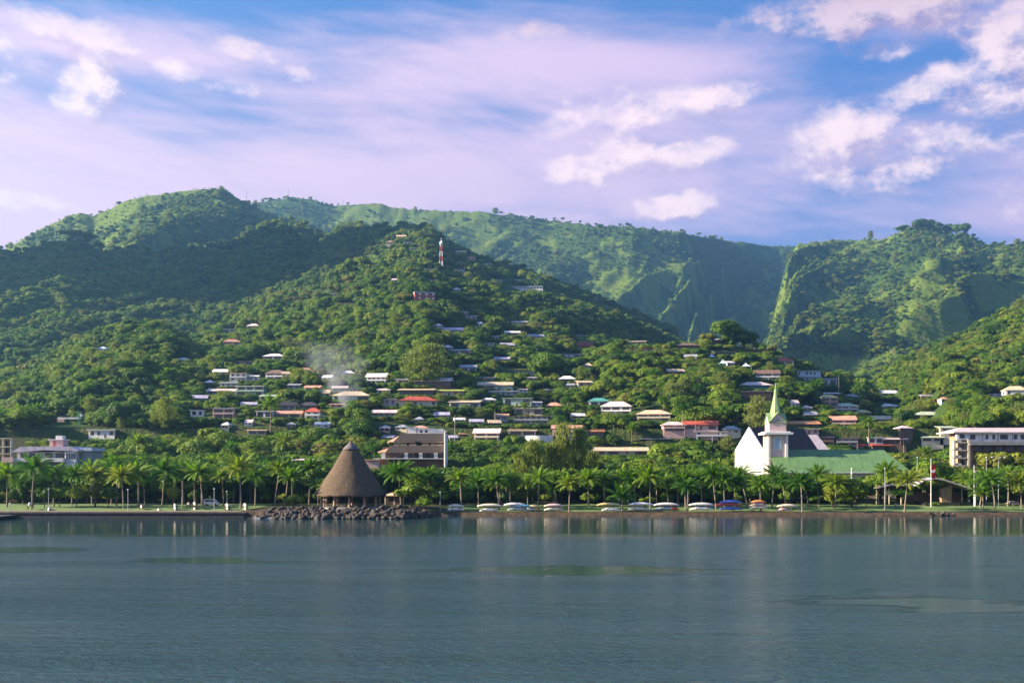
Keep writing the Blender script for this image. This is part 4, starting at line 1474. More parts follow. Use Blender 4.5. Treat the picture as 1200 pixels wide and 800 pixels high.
def hut():
    Y = 314.0
    k = K(Y)
    zg = 2.3
    t = empty('thatched_hut', (PX(411, Y), Y, zg), 0, 'tall conical thatched hut on posts standing over the boulders', 'hut')
    TH = bpy.data.materials.new('thatch')
    TH.use_nodes = True
    T = NT(TH.node_tree)
    b = T.n['Principled BSDF']
    pos = T.new('ShaderNodeTexCoord').outputs['Object']
    px_, py_, pz_ = T.sep(pos)
    ang = T.m('ARCTAN2', px_, py_)
    st = T.noise(T.comb(T.m('MULTIPLY', ang, 30.0), T.m('MULTIPLY', pz_, 0.8), 0), 1.0, 5, 0.7)
    ly = T.noise(T.comb(T.m('MULTIPLY', ang, 3.0), T.m('MULTIPLY', pz_, 3.0), 0), 1.0, 4, 0.6)
    c = T.mix(T.smooth(st, .3, .7), (0.090, 0.062, 0.043), (0.165, 0.115, 0.078))
    c = T.mix(T.m('MULTIPLY', T.smooth(ly, .4, .75), .6), c, (0.055, 0.040, 0.030))
    T.put(b.inputs['Base Color'], c)
    b.inputs['Roughness'].default_value = .95
    b.inputs['Specular IOR Level'].default_value = .1
    bp = T.new('ShaderNodeBump')
    bp.inputs['Strength'].default_value = .9
    bp.inputs['Distance'].default_value = .25
    T.put(bp.inputs['Height'], T.m('ADD', st, T.m('MULTIPLY', T.m('FRACT', T.m('MULTIPLY', pz_, 1.1)), .5)))
    T.l.new(bp.outputs[0], b.inputs['Normal'])
    n = 96
    prof = [(580.5, 41.5), (579, 41.2), (574, 38), (566, 32.8), (556, 26.2), (546, 20.2), (536, 14.6), (528, 9.6), (523, 6.2), (520.5, 3.2), (519, 0.6)]
    rings = []
    for i, (py, pr) in enumerate(prof):
        rr = pr * k
        ring = []
        for j in range(n):
            a = 2 * math.pi * j / n
            jit = 1 + 0.012 * math.sin(j * 5.3 + i * 2.1) + random.uniform(-.008, .008)
            zz = PZ(py, Y) - zg + (random.uniform(-.16, .16) if i < 2 else 0)
            ring.append((rr * jit * math.cos(a), rr * jit * math.sin(a), zz))
        rings.append(ring)
    inner = [[(p[0] * .96, p[1] * .96, p[2] - .1) for p in rings[0]], [(0.6 * math.cos(2 * math.pi * j / n), 0.6 * math.sin(2 * math.pi * j / n), PZ(527, Y) - zg) for j in range(n)]]
    m_ = MB()
    m_.loft(list(reversed(inner)) + rings, cap=True)
    roof = m_.build('roof', TH, t, smooth=True)
    cp = MB()
    cp.loft([[(r_ * math.cos(2 * math.pi * j / 24), r_ * math.sin(2 * math.pi * j / 24), PZ(py, Y) - zg) for j in range(24)] for py, r_ in ((527, 2.62), (524, 2.0), (520.5, 1.05), (518, .5), (516.5, .12))])
    cp.build('roof_cap', mat('cap_grey', (0.16, 0.13, 0.13), .9, .15, 2), t, smooth=True)
    for i in range(12):
        a = 2 * math.pi * (i + .2) / 12
        x_, y_ = 8.9 * math.cos(a), 8.9 * math.sin(a)
        q = MB()
        q.tube([(x_, y_, -1.2), (x_, y_, 1.5), (x_ * .98, y_ * .98, PZ(577, Y) - zg)], [.42, .36, .33], 8)
        q.build('post', mat('hut_post', (0.42, 0.29, 0.19), .85, .15, 2), t)
    fl = MB()
    fl.loft([[(9.6 * math.cos(2 * math.pi * j / 32), 9.6 * math.sin(2 * math.pi * j / 32), zz) for j in range(32)] for zz in (-1.2, .12)])
    fl.build('floor', CONC, t)
    wl = MB()
    for i in range(12):
        if i in (8, 9, 3):
            continue
        a0, a1 = 2 * math.pi * (i + .24) / 12, 2 * math.pi * (i + 1.16) / 12
        p, q_ = (8.8 * math.cos(a0), 8.8 * math.sin(a0)), (8.8 * math.cos(a1), 8.8 * math.sin(a1))
        wl.bar((p[0], p[1], .95), (q_[0], q_[1], .95), .07)
        wl.bar((p[0], p[1], .55), (q_[0], q_[1], .55), .05)
    wl.build('railing', WOOD, t)
    keep(370, 452, 518, 592, Y - 12)


def annex_by_hut():
    Y = 330.0
    t = empty('garden_shelter', (PX(462, Y), Y, 2.4), 0, 'low brown shelter with a lit eave just right of the thatched hut', 'shelter')
    b = MB()
    b.box(-3, 3, .8, 5, -.3, 2.7)
    b.build('wall', BROWNW, t)
    r = MB()
    hip_roof(r, 6.4, 5, 2.9, .3, .7)
    r.build('roof', ROOF['tan'], t)
    for a in (-2.9, 0, 2.9):
        q = MB()
        q.bar((a, .2, -.3), (a, .2, 2.75), .12)
        q.build('post', CREAM, t)
    win_box(t, -2, -.6, 1, 2.1, .75)
    t = empty('garden_shelter', (PX(358, 378), 378, 3.4), 0, 'pale roofed shelter peeping over the trees left of the thatched hut', 'shelter')
    zz = PZ(537, 378) - 3.4
    b = MB()
    b.box(-5, 5, 0, 7, -.3, zz - .6)
    b.build('wall', BROWNW, t)
    r = MB()
    hip_roof(r, 10, 7, zz - .5, .12, .7)
    r.build('roof', ROOF['pink'], t)
    win_box(t, -3, -1, zz - 3, zz - 1.4)
    win_box(t, 1, 3, zz - 3, zz - 1.4)
    keep(343, 374, 535, 539, 378)

red_block(); long_block(); terraced_brown(); church(); right_apartments(); left_modern(); curved_white(); pavilion(); hut(); annex_by_hut()

# retaining wall under the teal house
Yr = place(882, 466, 1000)
t = empty('retaining_wall', (PX(886, Yr - 6), Yr - 6, PZ(474, Yr - 6)), 0, 'tall brown retaining wall under the teal walled house', 'wall')
m_ = MB()
kk = K(Yr)
m_.box(-18 * kk, 18 * kk, 0, 3, -5, 15 * kk)
m_.build('face', mat('brown_wall', (0.14, 0.085, 0.06), .9, .2, .3, .1), t)
m_ = MB()
m_.box(-18.4 * kk, 18.4 * kk, -.3, 3.3, 15 * kk + .003, 15 * kk + .5)
m_.build('coping', CONC, t)
keep(869, 904, 460, 474, Yr - 6)


def marquee(px, py, w, h, lab):
    Y = place(px, py, 1000)
    k = K(Y)
    t = empty('marquee', (PX(px, Y), Y, PZ(py, Y)), 0, lab, 'tent', 'pointed tents on the knoll')
    a, hh = w * k / 2, h * k
    c = MB()
    c.loft([[(-a * s_, -a * s_, z_), (a * s_, -a * s_, z_), (a * s_, a * s_, z_), (-a * s_, a * s_, z_)] for s_, z_ in ((1, hh * .35), (.5, hh * .58), (.2, hh * .8), (.03, hh))])
    c.build('canopy', mat('tent_cloth', (0.55, 0.62, 0.68), .8, .06, .4), t)
    for sx in (-1, 1):
        for sy in (-1, 1):
            q = MB()
            q.bar((sx * a * .96, sy * a * .96, -4), (sx * a * .96, sy * a * .96, hh * .36), .1)
            q.build('pole', METAL, t)
    keep(px - w / 2, px + w / 2, py - h, py, Y)
marquee(834, 421, 8, 7, 'small pointed blue white tent, leftmost of the three on the knoll')
marquee(847, 429, 9, 8, 'pointed blue white tent, middle one of three on the knoll')
marquee(874, 432, 11, 7, 'widest pointed blue white tent, rightmost of the three on the knoll')
# ------------------------------------------------------------------ masts, poles, lamps
def radio_tower():
    Y = place(517, 317, 1800)
    k = K(Y)
    t = empty('radio_tower', (PX(517, Y), Y, PZ(318, Y)), 0, 'red and white lattice radio tower on the hill', 'radio tower')
    Rm = mat('tower_red', (0.55, 0.06, 0.035), .6, .08)
    Wm = mat('tower_white', (0.75, 0.72, 0.70), .6, .05)
    Ht = 35 * k
    nb = 6
    for s_ in range(nb):
        z0, z1 = Ht * s_ / nb, Ht * (s_ + 1) / nb
        w0, w1 = 2.7 * (1 - .72 * s_ / nb), 2.7 * (1 - .72 * (s_ + 1) / nb)
        m_ = MB()
        for a in range(4):
            c0 = (w0 * (1 if a in (0, 1) else -1), w0 * (1 if a in (1, 2) else -1))
            c1 = (w1 * (1 if a in (0, 1) else -1), w1 * (1 if a in (1, 2) else -1))
            d0 = (w0 * (1 if (a + 1) % 4 in (0, 1) else -1), w0 * (1 if (a + 1) % 4 in (1, 2) else -1))
            d1 = (w1 * (1 if (a + 1) % 4 in (0, 1) else -1), w1 * (1 if (a + 1) % 4 in (1, 2) else -1))
            m_.bar((*c0, z0), (*c1, z1), .30, 4)
            m_.bar((*c0, z0), (*d1, z1), .17, 4)
            m_.bar((*d0, z0), (*c1, z1), .17, 4)
            m_.bar((*c1, z1), (*d1, z1), .17, 4)
        m_.build('lattice', Rm if s_ % 2 == 0 else Wm, t)
    m_ = MB()
    m_.bar((0, 0, Ht), (0, 0, Ht * 1.12), .3)
    m_.build('antenna', Wm, t)
    for i, (zz, a) in enumerate(((.93, .5), (.97, 2.4), (.9, 4.0), (.99, 5.3))):
        q = MB()
        cx, cy_ = 1.7 * math.cos(a), 1.7 * math.sin(a)
        q.tube([(cx, cy_, Ht * zz - 1.1), (cx, cy_, Ht * zz + 1.1)], .9, 8)
        q.build('dish', Wm, t)
    keep(513, 521, 284, 314, Y)


def mast(px, ya, yb, Yf, lab, r_=.3):
    Y = place(px, yb, Yf)
    t = empty('antenna_mast', (PX(px, Y), Y, PZ(yb, Y) - 4), 0, lab, 'mast')
    m_ = MB()
    h = (yb - ya) * K(Y) + 4
    m_.tube([(0, 0, -4), (0, 0, h * .6), (0, 0, h)], [r_ * 1.3, r_, r_ * .6], 5)
    m_.build('pole', DARKM, t)
    m_ = MB()
    for z_ in (.75, .86, .95):
        m_.bar((-1.4, 0, h * z_), (1.4, 0, h * z_), r_ * .6, 4)
    m_.build('antenna', METAL, t)


def crane():
    Y = 620.0
    k = K(Y)
    t = empty('tower_crane', (PX(93, Y), Y, PZ(530, Y)), 0, 'slim green tower crane with a white counter jib among the left trees', 'crane')
    z = lambda py: (530 - py) * k
    G_ = mat('crane_green', (0.10, 0.30, 0.16), .6, .1)
    m_ = MB()
    w = .65
    n = 14
    for s_ in range(n):
        z0, z1 = z(530) - 4 + (z(482) + 4) * s_ / n, z(530) - 4 + (z(482) + 4) * (s_ + 1) / n
        for a in range(4):
            c = [(w, w), (w, -w), (-w, -w), (-w, w)]
            p, q = c[a], c[(a + 1) % 4]
            m_.bar((*p, z0), (*p, z1), .11, 4)
            m_.bar((*p, z0), (*q, z1), .08, 4)
    m_.build('mast', G_, t)
    j = MB()
    j.box((68 - 93) * k, (96 - 93) * k, -.5, .5, z(491), z(488.8))
    j.build('counter_jib', WHITE, t)
    c = MB()
    c.box((67.5 - 93) * k, (76 - 93) * k, -1.2, 1.2, z(494.5), z(491.1))
    c.build('counterweight', PINKW, t)
    f = MB()
    for dy_ in (-.5, .5):
        f.bar((1, dy_, z(489.5)), ((124 - 93) * k, dy_, z(489.8)), .1, 4)
    f.bar((1, 0, z(488)), ((124 - 93) * k, 0, z(489)), .1, 4)
    f.build('jib', G_, t)
    f = MB()
    f.bar((0, 0, z(480)), ((70 - 93) * k, 0, z(488.8)), .06, 4)
    f.bar((0, 0, z(480)), ((118 - 93) * k, 0, z(489)), .06, 4)
    f.build('cable', DARKM, t)
    f = MB()
    f.box(.7, 2.0, -.9, .9, z(487.9), z(485))
    f.build('cab', WHITE, t)
    keep(66, 98, 482, 512, Y)


def pole(px, ya, yb, Y, lab, r_=.14, arms=False, m_=None):
    t = empty('utility_pole', (PX(px, Y), Y, PZ(yb, Y)), 0, lab, 'pole', 'poles among the houses')
    h = (yb - ya) * K(Y)
    q = MB()
    q.tube([(0, 0, -6), (0, 0, h)], [r_ * 1.2, r_], 6)
    q.build('shaft', m_ or CONC, t)
    q = MB()
    q.box(-1.0, 1.0, -.08, .08, h - .9, h - .75)
    q.build('crossarm', DARKM, t)
    keep(px - 1, px + 1, ya, (ya + 2 * yb) / 3, Y)

radio_tower()
mast(289, 223, 234, 3300, 'thin dark mast on the skyline right of the left peak', .4)
mast(338, 220, 233, 4700, 'thin dark mast on the long ridge skyline beside a bush', .5)
mast(402, 233, 240, 4700, 'short dark mast on the long ridge skyline above the tower hill', .6)
crane()
pole(530, 431, 449, 700, 'pale utility pole above the long pink roofed house')
pole(580, 482, 505, 600, 'concrete utility pole left of the grey brown two deck building', .2)
pole(521.5, 504, 540, 448, 'tall white pole against the right end of the brown terraced building', .2, m_=WHITE)
pole(533, 486, 516, 520, 'pale utility pole above the white pole of the terraced building', .14)
pole(669, 484, 500, 620, 'utility pole beside the salmon roofed house')
pole(765, 470, 482, 650, 'thin pole on the tan villa', .1)
pole(983, 440, 452, 820, 'short pale pole right of the pale blue modern houses', .12)
pole(1059, 508, 524, 560, 'pole right of the dark walled house behind the red roofs', .12)
pole(998, 548, 561, 360, 'short white pole in front of the green hall roof', .22, m_=WHITE)


def lamp(px, ya, yb, lab, Y=None, double=False):
    Y = Y or 306.0
    zg = float(terrain(np.array([PX(px, Y)]), np.array([Y]))[0])
    t = empty('street_lamp', (PX(px, Y), Y, zg), 0, lab, 'street lamp', 'lamps along the waterfront')
    keep(px - 1.5, px + 1.5, ya, (ya + yb) / 2, Y)
    h = PZ(ya, Y) - zg
    q = MB()
    q.tube([(0, 0, -.2), (0, 0, h * .5), (0, 0, h)], [.12, .09, .07], 7)
    q.build('post', mat('lamp_grey', (0.36, 0.36, 0.38), .5, .08), t)
    for s_ in ((-1, 1) if double else (0,)):
        if s_:
            q = MB()
            q.tube([(0, 0, h - .2), (s_ * .9, 0, h + .15), (s_ * 1.9, 0, h + .2)], .06, 5)
            q.build('arm', mat('lamp_grey', (0.36, 0.36, 0.38)), t)
        q = MB()
        x0 = s_ * 2.1
        q.loft([[(x0 + r_ * math.cos(a), r_ * math.sin(a), h + z_) for a in [i * math.pi / 4 for i in range(8)]] for r_, z_ in ((.14, -.08), (.30, .04), (.27, .22), (.08, .34))])
        q.build('lantern', METAL, t)
lamp(12, 590, 606, 'short white lamp post standing on the dark jetty', 293)
lamp(57, 573, 597, 'thin lamp post in front of the clipped trees at the far left', 303)
lamp(150, 574, 600, 'grey lamp post by the quay, leftmost of the tall pair left of the hut', 298)
lamp(213, 575, 594, 'lamp post set back on the left lawn beside bright shrubs', 315)
lamp(251, 573, 597, 'tall grey lamp post by the parked white van', 302)
lamp(266, 576, 594, 'slim lamp post just right of the parked white van', 318)
lamp(516, 577, 600, 'white lamp post at the right end of the boulders', 309)
lamp(725.5, 585, 598, 'short lamp post between the canoe racks beside a drooping palm', 312)
lamp(1037, 549, 598, 'tall white lamp pole left of the open pavilion', 311)
lamp(1075, 536, 590, 'tall thin lamp pole behind the open pavilion', 352)
lamp(1156, 536, 588, 'thin lamp pole right of the orange banner pole', 345)
lamp(1170, 536, 590, 'tall lamp pole with two arms right of the pavilion', 335, True)
lamp(1144, 560, 590, 'lamp post right behind the pavilion corner', 348)


def flag(px, ya, yb, Y, fa, fb, col, lab, w=1.3):
    zg = float(terrain(np.array([PX(px, Y)]), np.array([Y]))[0])
    t = empty('flagpole', (PX(px, Y), Y, zg), 0, lab, 'flagpole')
    h = PZ(ya, Y) - zg
    q = MB()
    q.tube([(0, 0, -.2), (0, 0, h)], [.15, .09], 7)
    q.build('pole', WHITE, t)
    za, zb = PZ(fa, Y) - zg, PZ(fb, Y) - zg
    q = MB()
    n = 8
    ra, rb = [], []
    for i in range(n + 1):
        zz = za + (zb - za) * i / n
        xx = .1 + .25 * math.sin(i * 1.1)
        ra.append([(.1, -.02, zz), (.1 + w * .5, .12 * math.sin(i), zz - .15), (.1 + w + xx * .3, .2 * math.sin(i + 1), zz - .3), (.1 + w + xx * .3, .2 * math.sin(i + 1) + .04, zz - .3), (.1 + w * .5, .12 * math.sin(i) + .04, zz - .15), (.1, .03, zz)])
    q.loft(ra)
    q.build('flag', mat('flag_' + col[0], col[1], .8, .05), t)
    q = MB()
    zz = (za + zb) / 2
    q.box(.08, .12 + w * .8, -.26, -.2, zz - .5, zz + .3)
    q.build('flag_band', WHITE, t)
flag(1091, 537, 590, 330, 543, 560, ('red', (0.55, 0.03, 0.03)), 'white flagpole with a limp red and white flag before the pavilion')
flag(1141.5, 545, 590, 333, 547, 557, ('orange', (0.55, 0.22, 0.08)), 'white pole with a furled orange banner right of the pavilion', .8)

# ------------------------------------------------------------------ jetty, landing, rocks
t = empty('jetty', (PX(-30, 289), 284, 0), 0, 'dark low jetty at the bottom left shore', 'jetty')
m_ = MB()
m_.box(-12, 11.2, -4.5, 6.8, .55, 1.0)
m_.build('deck', QUAY_D, t)
for i in range(6):
    q = MB()
    q.bar((-11 + i * 4.3, -4.0, -1.5), (-11 + i * 4.3, -4.0, .56), .28, 8)
    q.build('pile', WOOD, t)
t = empty('boat_landing', (PX(309, 288), 288.2, 0), 0, 'grey concrete boat landing at the left end of the boulders', 'landing')
m_ = MB()
m_.add([(-2.6, -1.0, .1), (2.4, -1.0, .1), (2.4, 2.5, .95), (-2.6, 2.5, .95), (-2.6, -1.0, -1), (2.4, -1.0, -1), (2.4, 2.5, -1), (-2.6, 2.5, -1)],
       [(0, 1, 2, 3), (7, 6, 5, 4), (0, 4, 5, 1), (1, 5, 6, 2), (2, 6, 7, 3), (3, 7, 4, 0)])
m_.build('slab', mat('pale_concrete', (0.26, 0.25, 0.26), .85, .1, .6), t)

ROCKM = mat('basalt', (0.040, 0.032, 0.030), .85, .05, 1.2, .08, col2=(0.10, 0.075, 0.062))


def rock_mesh(seed):
    bm = bmesh.new()
    bmesh.ops.create_icosphere(bm, subdivisions=2, radius=1.0)
    rr = random.Random(seed)
    pl = [(Vector((rr.uniform(-1, 1), rr.uniform(-1, 1), rr.uniform(-1, 1))).normalized(), rr.uniform(.62, .9)) for _ in range(11)]
    for v in bm.verts:
        for nrm, d in pl:
            e = v.co.dot(nrm) - d
            if e > 0:
                v.co -= nrm * e
        v.co *= 1 + rr.uniform(-.03, .03)
        v.co.z *= .78
    me = bpy.data.meshes.new('boulder')
    bm.to_mesh(me)
    bm.free()
    me.materials.append(ROCKM)
    return me
RM = [rock_mesh(i) for i in range(7)]
nr = 0
for i in range(270):
    X = -73 + 49.5 * (i + random.random()) / 270
    tt = random.random()
    ysh = float(shore(np.array([X]))[0])
    e = min(1, (X + 73) / 5, (-23 - X) / 6)
    zt = (0.0 + 3.1 * max(.25, e)) * tt
    Yk = ysh - 2.3 + 5.2 * tt + random.uniform(-.4, .4)
    o = link('boulder', RM[i % 7])
    o.location = (X, Yk, zt + random.uniform(-.15, .2))
    o.rotation_euler = (random.uniform(-.5, .5), random.uniform(-.5, .5), random.uniform(0, 6.28))
    s_ = random.uniform(.5, 1.0) * (1.1 - .25 * tt)
    o.scale = (s_ * random.uniform(.9, 1.3), s_ * random.uniform(.9, 1.2), s_)
    tag(o, 'dark angular basalt boulder heaped at the water below the thatched hut', 'boulder', 'boulders below the thatched hut')
for i in range(14):
    o = link('boulder', RM[i % 7])
    X = PX(1088 + 33 * random.random(), 304)
    o.location = (X, 303.6 + random.uniform(-.8, 2.2), random.uniform(.0, 1.0))
    o.rotation_euler = (random.uniform(-.5, .5), random.uniform(-.5, .5), random.uniform(0, 6.28))
    s_ = random.uniform(.35, .7)
    o.scale = (s_ * 1.2, s_, s_)
    tag(o, 'boulder of the small rock pile at the water before the pavilion', 'boulder', 'rock pile before the pavilion')

# ------------------------------------------------------------------ outrigger canoes on racks
CM = {n_: mat('hull_' + n_, c_, .35, .06, 1.5, spec=.5) for n_, c_ in dict(white=(0.78, 0.72, 0.66), cream=(0.72, 0.62, 0.46), yellow=(0.66, 0.52, 0.20), red=(0.52, 0.06, 0.05),
      blue=(0.10, 0.16, 0.50), sky=(0.16, 0.42, 0.55), grey=(0.30, 0.33, 0.36), pink=(0.68, 0.46, 0.42), orange=(0.66, 0.25, 0.08)).items()}


def canoe(x, y, z, L, col, rz, lab, group, flip=True):
    t = empty('outrigger_canoe', (x, y, z), rz, lab, 'canoe', group)
    n = 14
    rings = []
    for i in range(n + 1):
        s_ = -1 + 2 * i / n
        hw = .46 * max(.04, (1 - abs(s_) ** 2.6))
        rock = .16 * abs(s_) ** 3
        dp = .84 * (1 - .55 * abs(s_) ** 2.2)
        sg = -1 if flip else 1
        ring = []
        for j in range(8):
            a = math.pi * j / 7
            ring.append((s_ * L / 2, -hw * math.cos(a), sg * (rock - dp * math.sin(a)) + (0 if flip else .3)))
        rings.append(ring)
    m_ = MB()
    m_.loft(rings)
    m_.build('hull', CM[col], t, smooth=True)
    a = MB()
    a.tube([(-L * .32, 1.15, .12), (-L * .25, 1.15, .0), (0, 1.15, -.02), (L * .25, 1.15, 0), (L * .34, 1.15, .16)], [.03, .12, .14, .12, .03], 6)
    a.build('outrigger_float', CM[col], t)
    for s_ in (-.14, .14):
        q = MB()
        q.tube([(L * s_, -.3, .08), (L * s_, .6, .16), (L * s_, 1.15, .06)], .035, 5)
        q.build('crossbeam', WOOD, t)
    return t


def rack(px, Y, tiers, wpx, lab, rz=0.0, endon=False):
    """timber rack with arms at each tier; tiers = list of (row, colour, label, offset px, length px)"""
    Y = Y if endon else Y - 2.6
    X = PX(px, Y)
    zg = float(terrain(np.array([X]), np.array([Y]))[0])
    t = empty('canoe_rack', (X, Y, zg), rz, lab, 'rack', 'canoe racks along the shore')
    w = 6.4 if endon else wpx * K(Y)
    rows = [tt[0] for tt in tiers]
    ztop = PZ(min(rows), Y) - zg
    for sx in ((-.26, .26)):
        for sy in ((-.5, .6) if endon else (-.45, 1.5)):
            q = MB()
            q.box(sx * w - .07, sx * w + .07, sy - .07, sy + .07, -.3, ztop + .05)
            q.build('post', WOOD, t)
    for (row, col, l2, off, Lp) in tiers:
        zz = PZ(row + 1.1, Y) - zg
        q = MB()
        for sx in (-.26, .26):
            q.box(sx * w - .05, sx * w + .05, -.7 if endon else -.75, .8 if endon else 1.75, zz - .2, zz - .08)
        q.build('arm', WOOD, t)
        canoe(X + off * K(Y), Y, zg + zz, 6.4 if endon else 1.14 * Lp * K(Y), col, rz, l2, 'canoes stored on the racks')

S = 'outrigger canoe'
rack(534, 312, [(592.4, 'cream', 'cream canoe on the upper arms of the rack nearest the boulders', 0, 17), (596.3, 'white', 'white canoe on the lower arms of the rack nearest the boulders', 0, 17)], 17, 'two tier canoe rack nearest the boulders')
rack(573, 313, [(591.8, 'cream', 'long cream canoe above the short white one, left of the blue covered canoe', 1, 26), (597.2, 'white', 'short white canoe low on the rack left of the blue covered canoe', 0, 19)], 22, 'canoe rack left of the blue covered canoe')
rack(606, 312, [(590.6, 'white', 'white canoe on top of the rack with the turquoise one', -3, 22), (592.6, 'sky', 'turquoise canoe in the middle of a rack', 4, 22), (596.2, 'grey', 'grey canoe under the turquoise one', 1, 22)], 24, 'three tier canoe rack holding the turquoise canoe')
rack(626, 314, [(593, 'yellow', 'small yellowish canoe right of the turquoise one, upper', 0, 13), (596.5, 'cream', 'small cream canoe right of the turquoise one, lower', -4, 11)], 12, 'small canoe rack right of the turquoise canoe')
rack(649, 312, [(591.8, 'pink', 'pinkish canoe beside the palm at the waterfront middle, upper of two', 0, 20), (596.3, 'cream', 'cream canoe beside the palm at the waterfront middle, lower of two', 0, 20)], 19, 'canoe rack beside the middle shore palm')
rack(713, 312, [(590.6, 'yellow', 'yellow canoe under the low drooping palm', 0, 24), (596.6, 'white', 'white canoe low on the rack under the drooping palm', 3, 19)], 22, 'canoe rack under the low drooping palm')
rack(750, 312, [(590.2, 'white', 'long white canoe, upper of two right of the drooping palm', 1, 26), (595.9, 'cream', 'long cream canoe, lower of two right of the drooping palm', -1, 25)], 24, 'long canoe rack right of the drooping palm')
rack(781, 313, [(590.6, 'white', 'grey white canoe above the red ended one', 0, 26), (595.6, 'grey', 'grey canoe below a white one, next to a red end', -2, 22), (595.9, 'red', 'short red canoe end beside the grey canoe', 9, 10)], 24, 'canoe rack with a red end right of the long rack')
rack(822, 312, [(590.6, 'white', 'white canoe, upper of two left of the blue ones', 0, 26), (595.6, 'white', 'white canoe, lower of two left of the blue ones', 0, 24)], 24, 'canoe rack left of the blue and red canoes')
rack(853, 312, [(587.6, 'blue', 'dark blue canoe topmost above the red one', 3, 23), (590.7, 'red', 'red canoe between two blue ones', 0, 27), (595.6, 'blue', 'bright blue canoe lowest of the coloured stack', 3, 24)], 26, 'canoe rack with the blue and red canoes')
rack(889, 312, [(587.5, 'orange', 'orange canoe topmost of the stack right of the blue canoes', 0, 16), (590.9, 'pink', 'salmon pink canoe in the middle of the stack right of the blue canoes', 0, 17), (594.4, 'cream', 'cream canoe lowest of the stack right of the blue canoes', 0, 20)], 18, 'canoe rack topped by an orange canoe')
rack(922, 312, [(592.2, 'cream', 'cream canoe on the rightmost rack, upper', 1, 22), (596.8, 'pink', 'pinkish canoe on the rightmost rack, lower', -4, 13)], 20, 'rightmost canoe rack before the church palms')
# on the left lawn the canoes lie with their ends to the water
for (px, Yr, rows, cols, nm) in [(166, 305, (593.2,), ('pink',), 'left of the bright round tree'), (186, 301, (597.5,), ('white',), 'on the paving left of the three high stack'),
                                 (205, 301, (591.8, 595, 598.2), ('pink', 'white', 'pink'), 'in the middle of the left lawn'),
                                 (221, 316, (590.2,), ('cream',), 'set back behind the three high stack'),
                                 (228, 306, (589.8, 596.2), ('cream', 'white'), 'left of the tall palm trunk'),
                                 (266, 302, (591.6, 595.2), ('white', 'pink'), 'right of the parked white van'),
                                 (287, 305, (591.4, 595.6), ('white', 'cream'), 'nearest the concrete landing'), (35, 303, (590.4,), ('white',), 'at the far left lawn'), (58, 301, (596.2,), ('white',), 'at the far left by the clipped trees')]:
    words_ = {1: [''], 2: ['upper ', 'lower '], 3: ['topmost ', 'middle ', 'lowest ']}[len(rows)]
    rack(px, Yr, [(r_, c_, '%s%s canoe seen end on %s' % (w_, c_ if c_ != 'pink' else 'pinkish', nm), 0, 9 if len(rows) > 1 else 8) for r_, c_, w_ in zip(rows, cols, words_)], 9, 'small canoe rack %s' % nm, R(-70), True)

# ------------------------------------------------------------------ parked vehicles and people on the lawns
def vehicle(px, Y, lab, col, van=True, rz=0.0, cat='van'):
    X = PX(px, Y)
    zg = float(terrain(np.array([X]), np.array([Y]))[0])
    t = empty('parked_van' if van else 'parked_car', (X, Y, zg + .03), rz, lab, cat)
    L, Wd, H = (4.8, 1.9, 2.1) if van else (4.2, 1.75, 1.45)
    prof = [(-L / 2, .45), (-L / 2, H * .55), (-L / 2 + (.1 if van else .5), H * .6), (-L / 2 + (.2 if van else .9), H * .97), (L * .12, H), (L * .27, H * .93), (L * .36, H * .56), (L / 2 - .1, H * .5), (L / 2, H * .36), (L / 2, .4)]
    m_ = MB()
    m_.prism(prof, -Wd / 2, Wd / 2)
    m_.build('body', CM[col], t)
    for a, b_ in ((-L / 2 + .5, -.2), (-.05, L * .26)):
        q = MB()
        q.box(a, b_, -Wd / 2 - .02, -Wd / 2 + .02, H * .6, H * .9)
        q.build('window', GLASS, t)
    for sx in (-L * .3, L * .3):
        for sy in (-Wd / 2 + .1, Wd / 2 - .1):
            w_ = MB()
            w_.loft([[(sx + .33 * math.cos(a), sy + dy_, .33 + .33 * math.sin(a)) for a in [i * math.pi / 6 for i in range(12)]] for dy_ in (-.13, .13)])
            w_.build('wheel', DARKM, t)
vehicle(248, 326, 'white van parked on the left lawn beside a tall lamp', 'white')
vehicle(1187, 336, 'small pinkish white car parked under the far right palms', 'pink', False, cat='car')
vehicle(13, 345, 'dull orange car half hidden under the trees at the far left', 'orange', False, cat='car')

SKIN = mat('skin', (0.30, 0.17, 0.11), .6, .05)


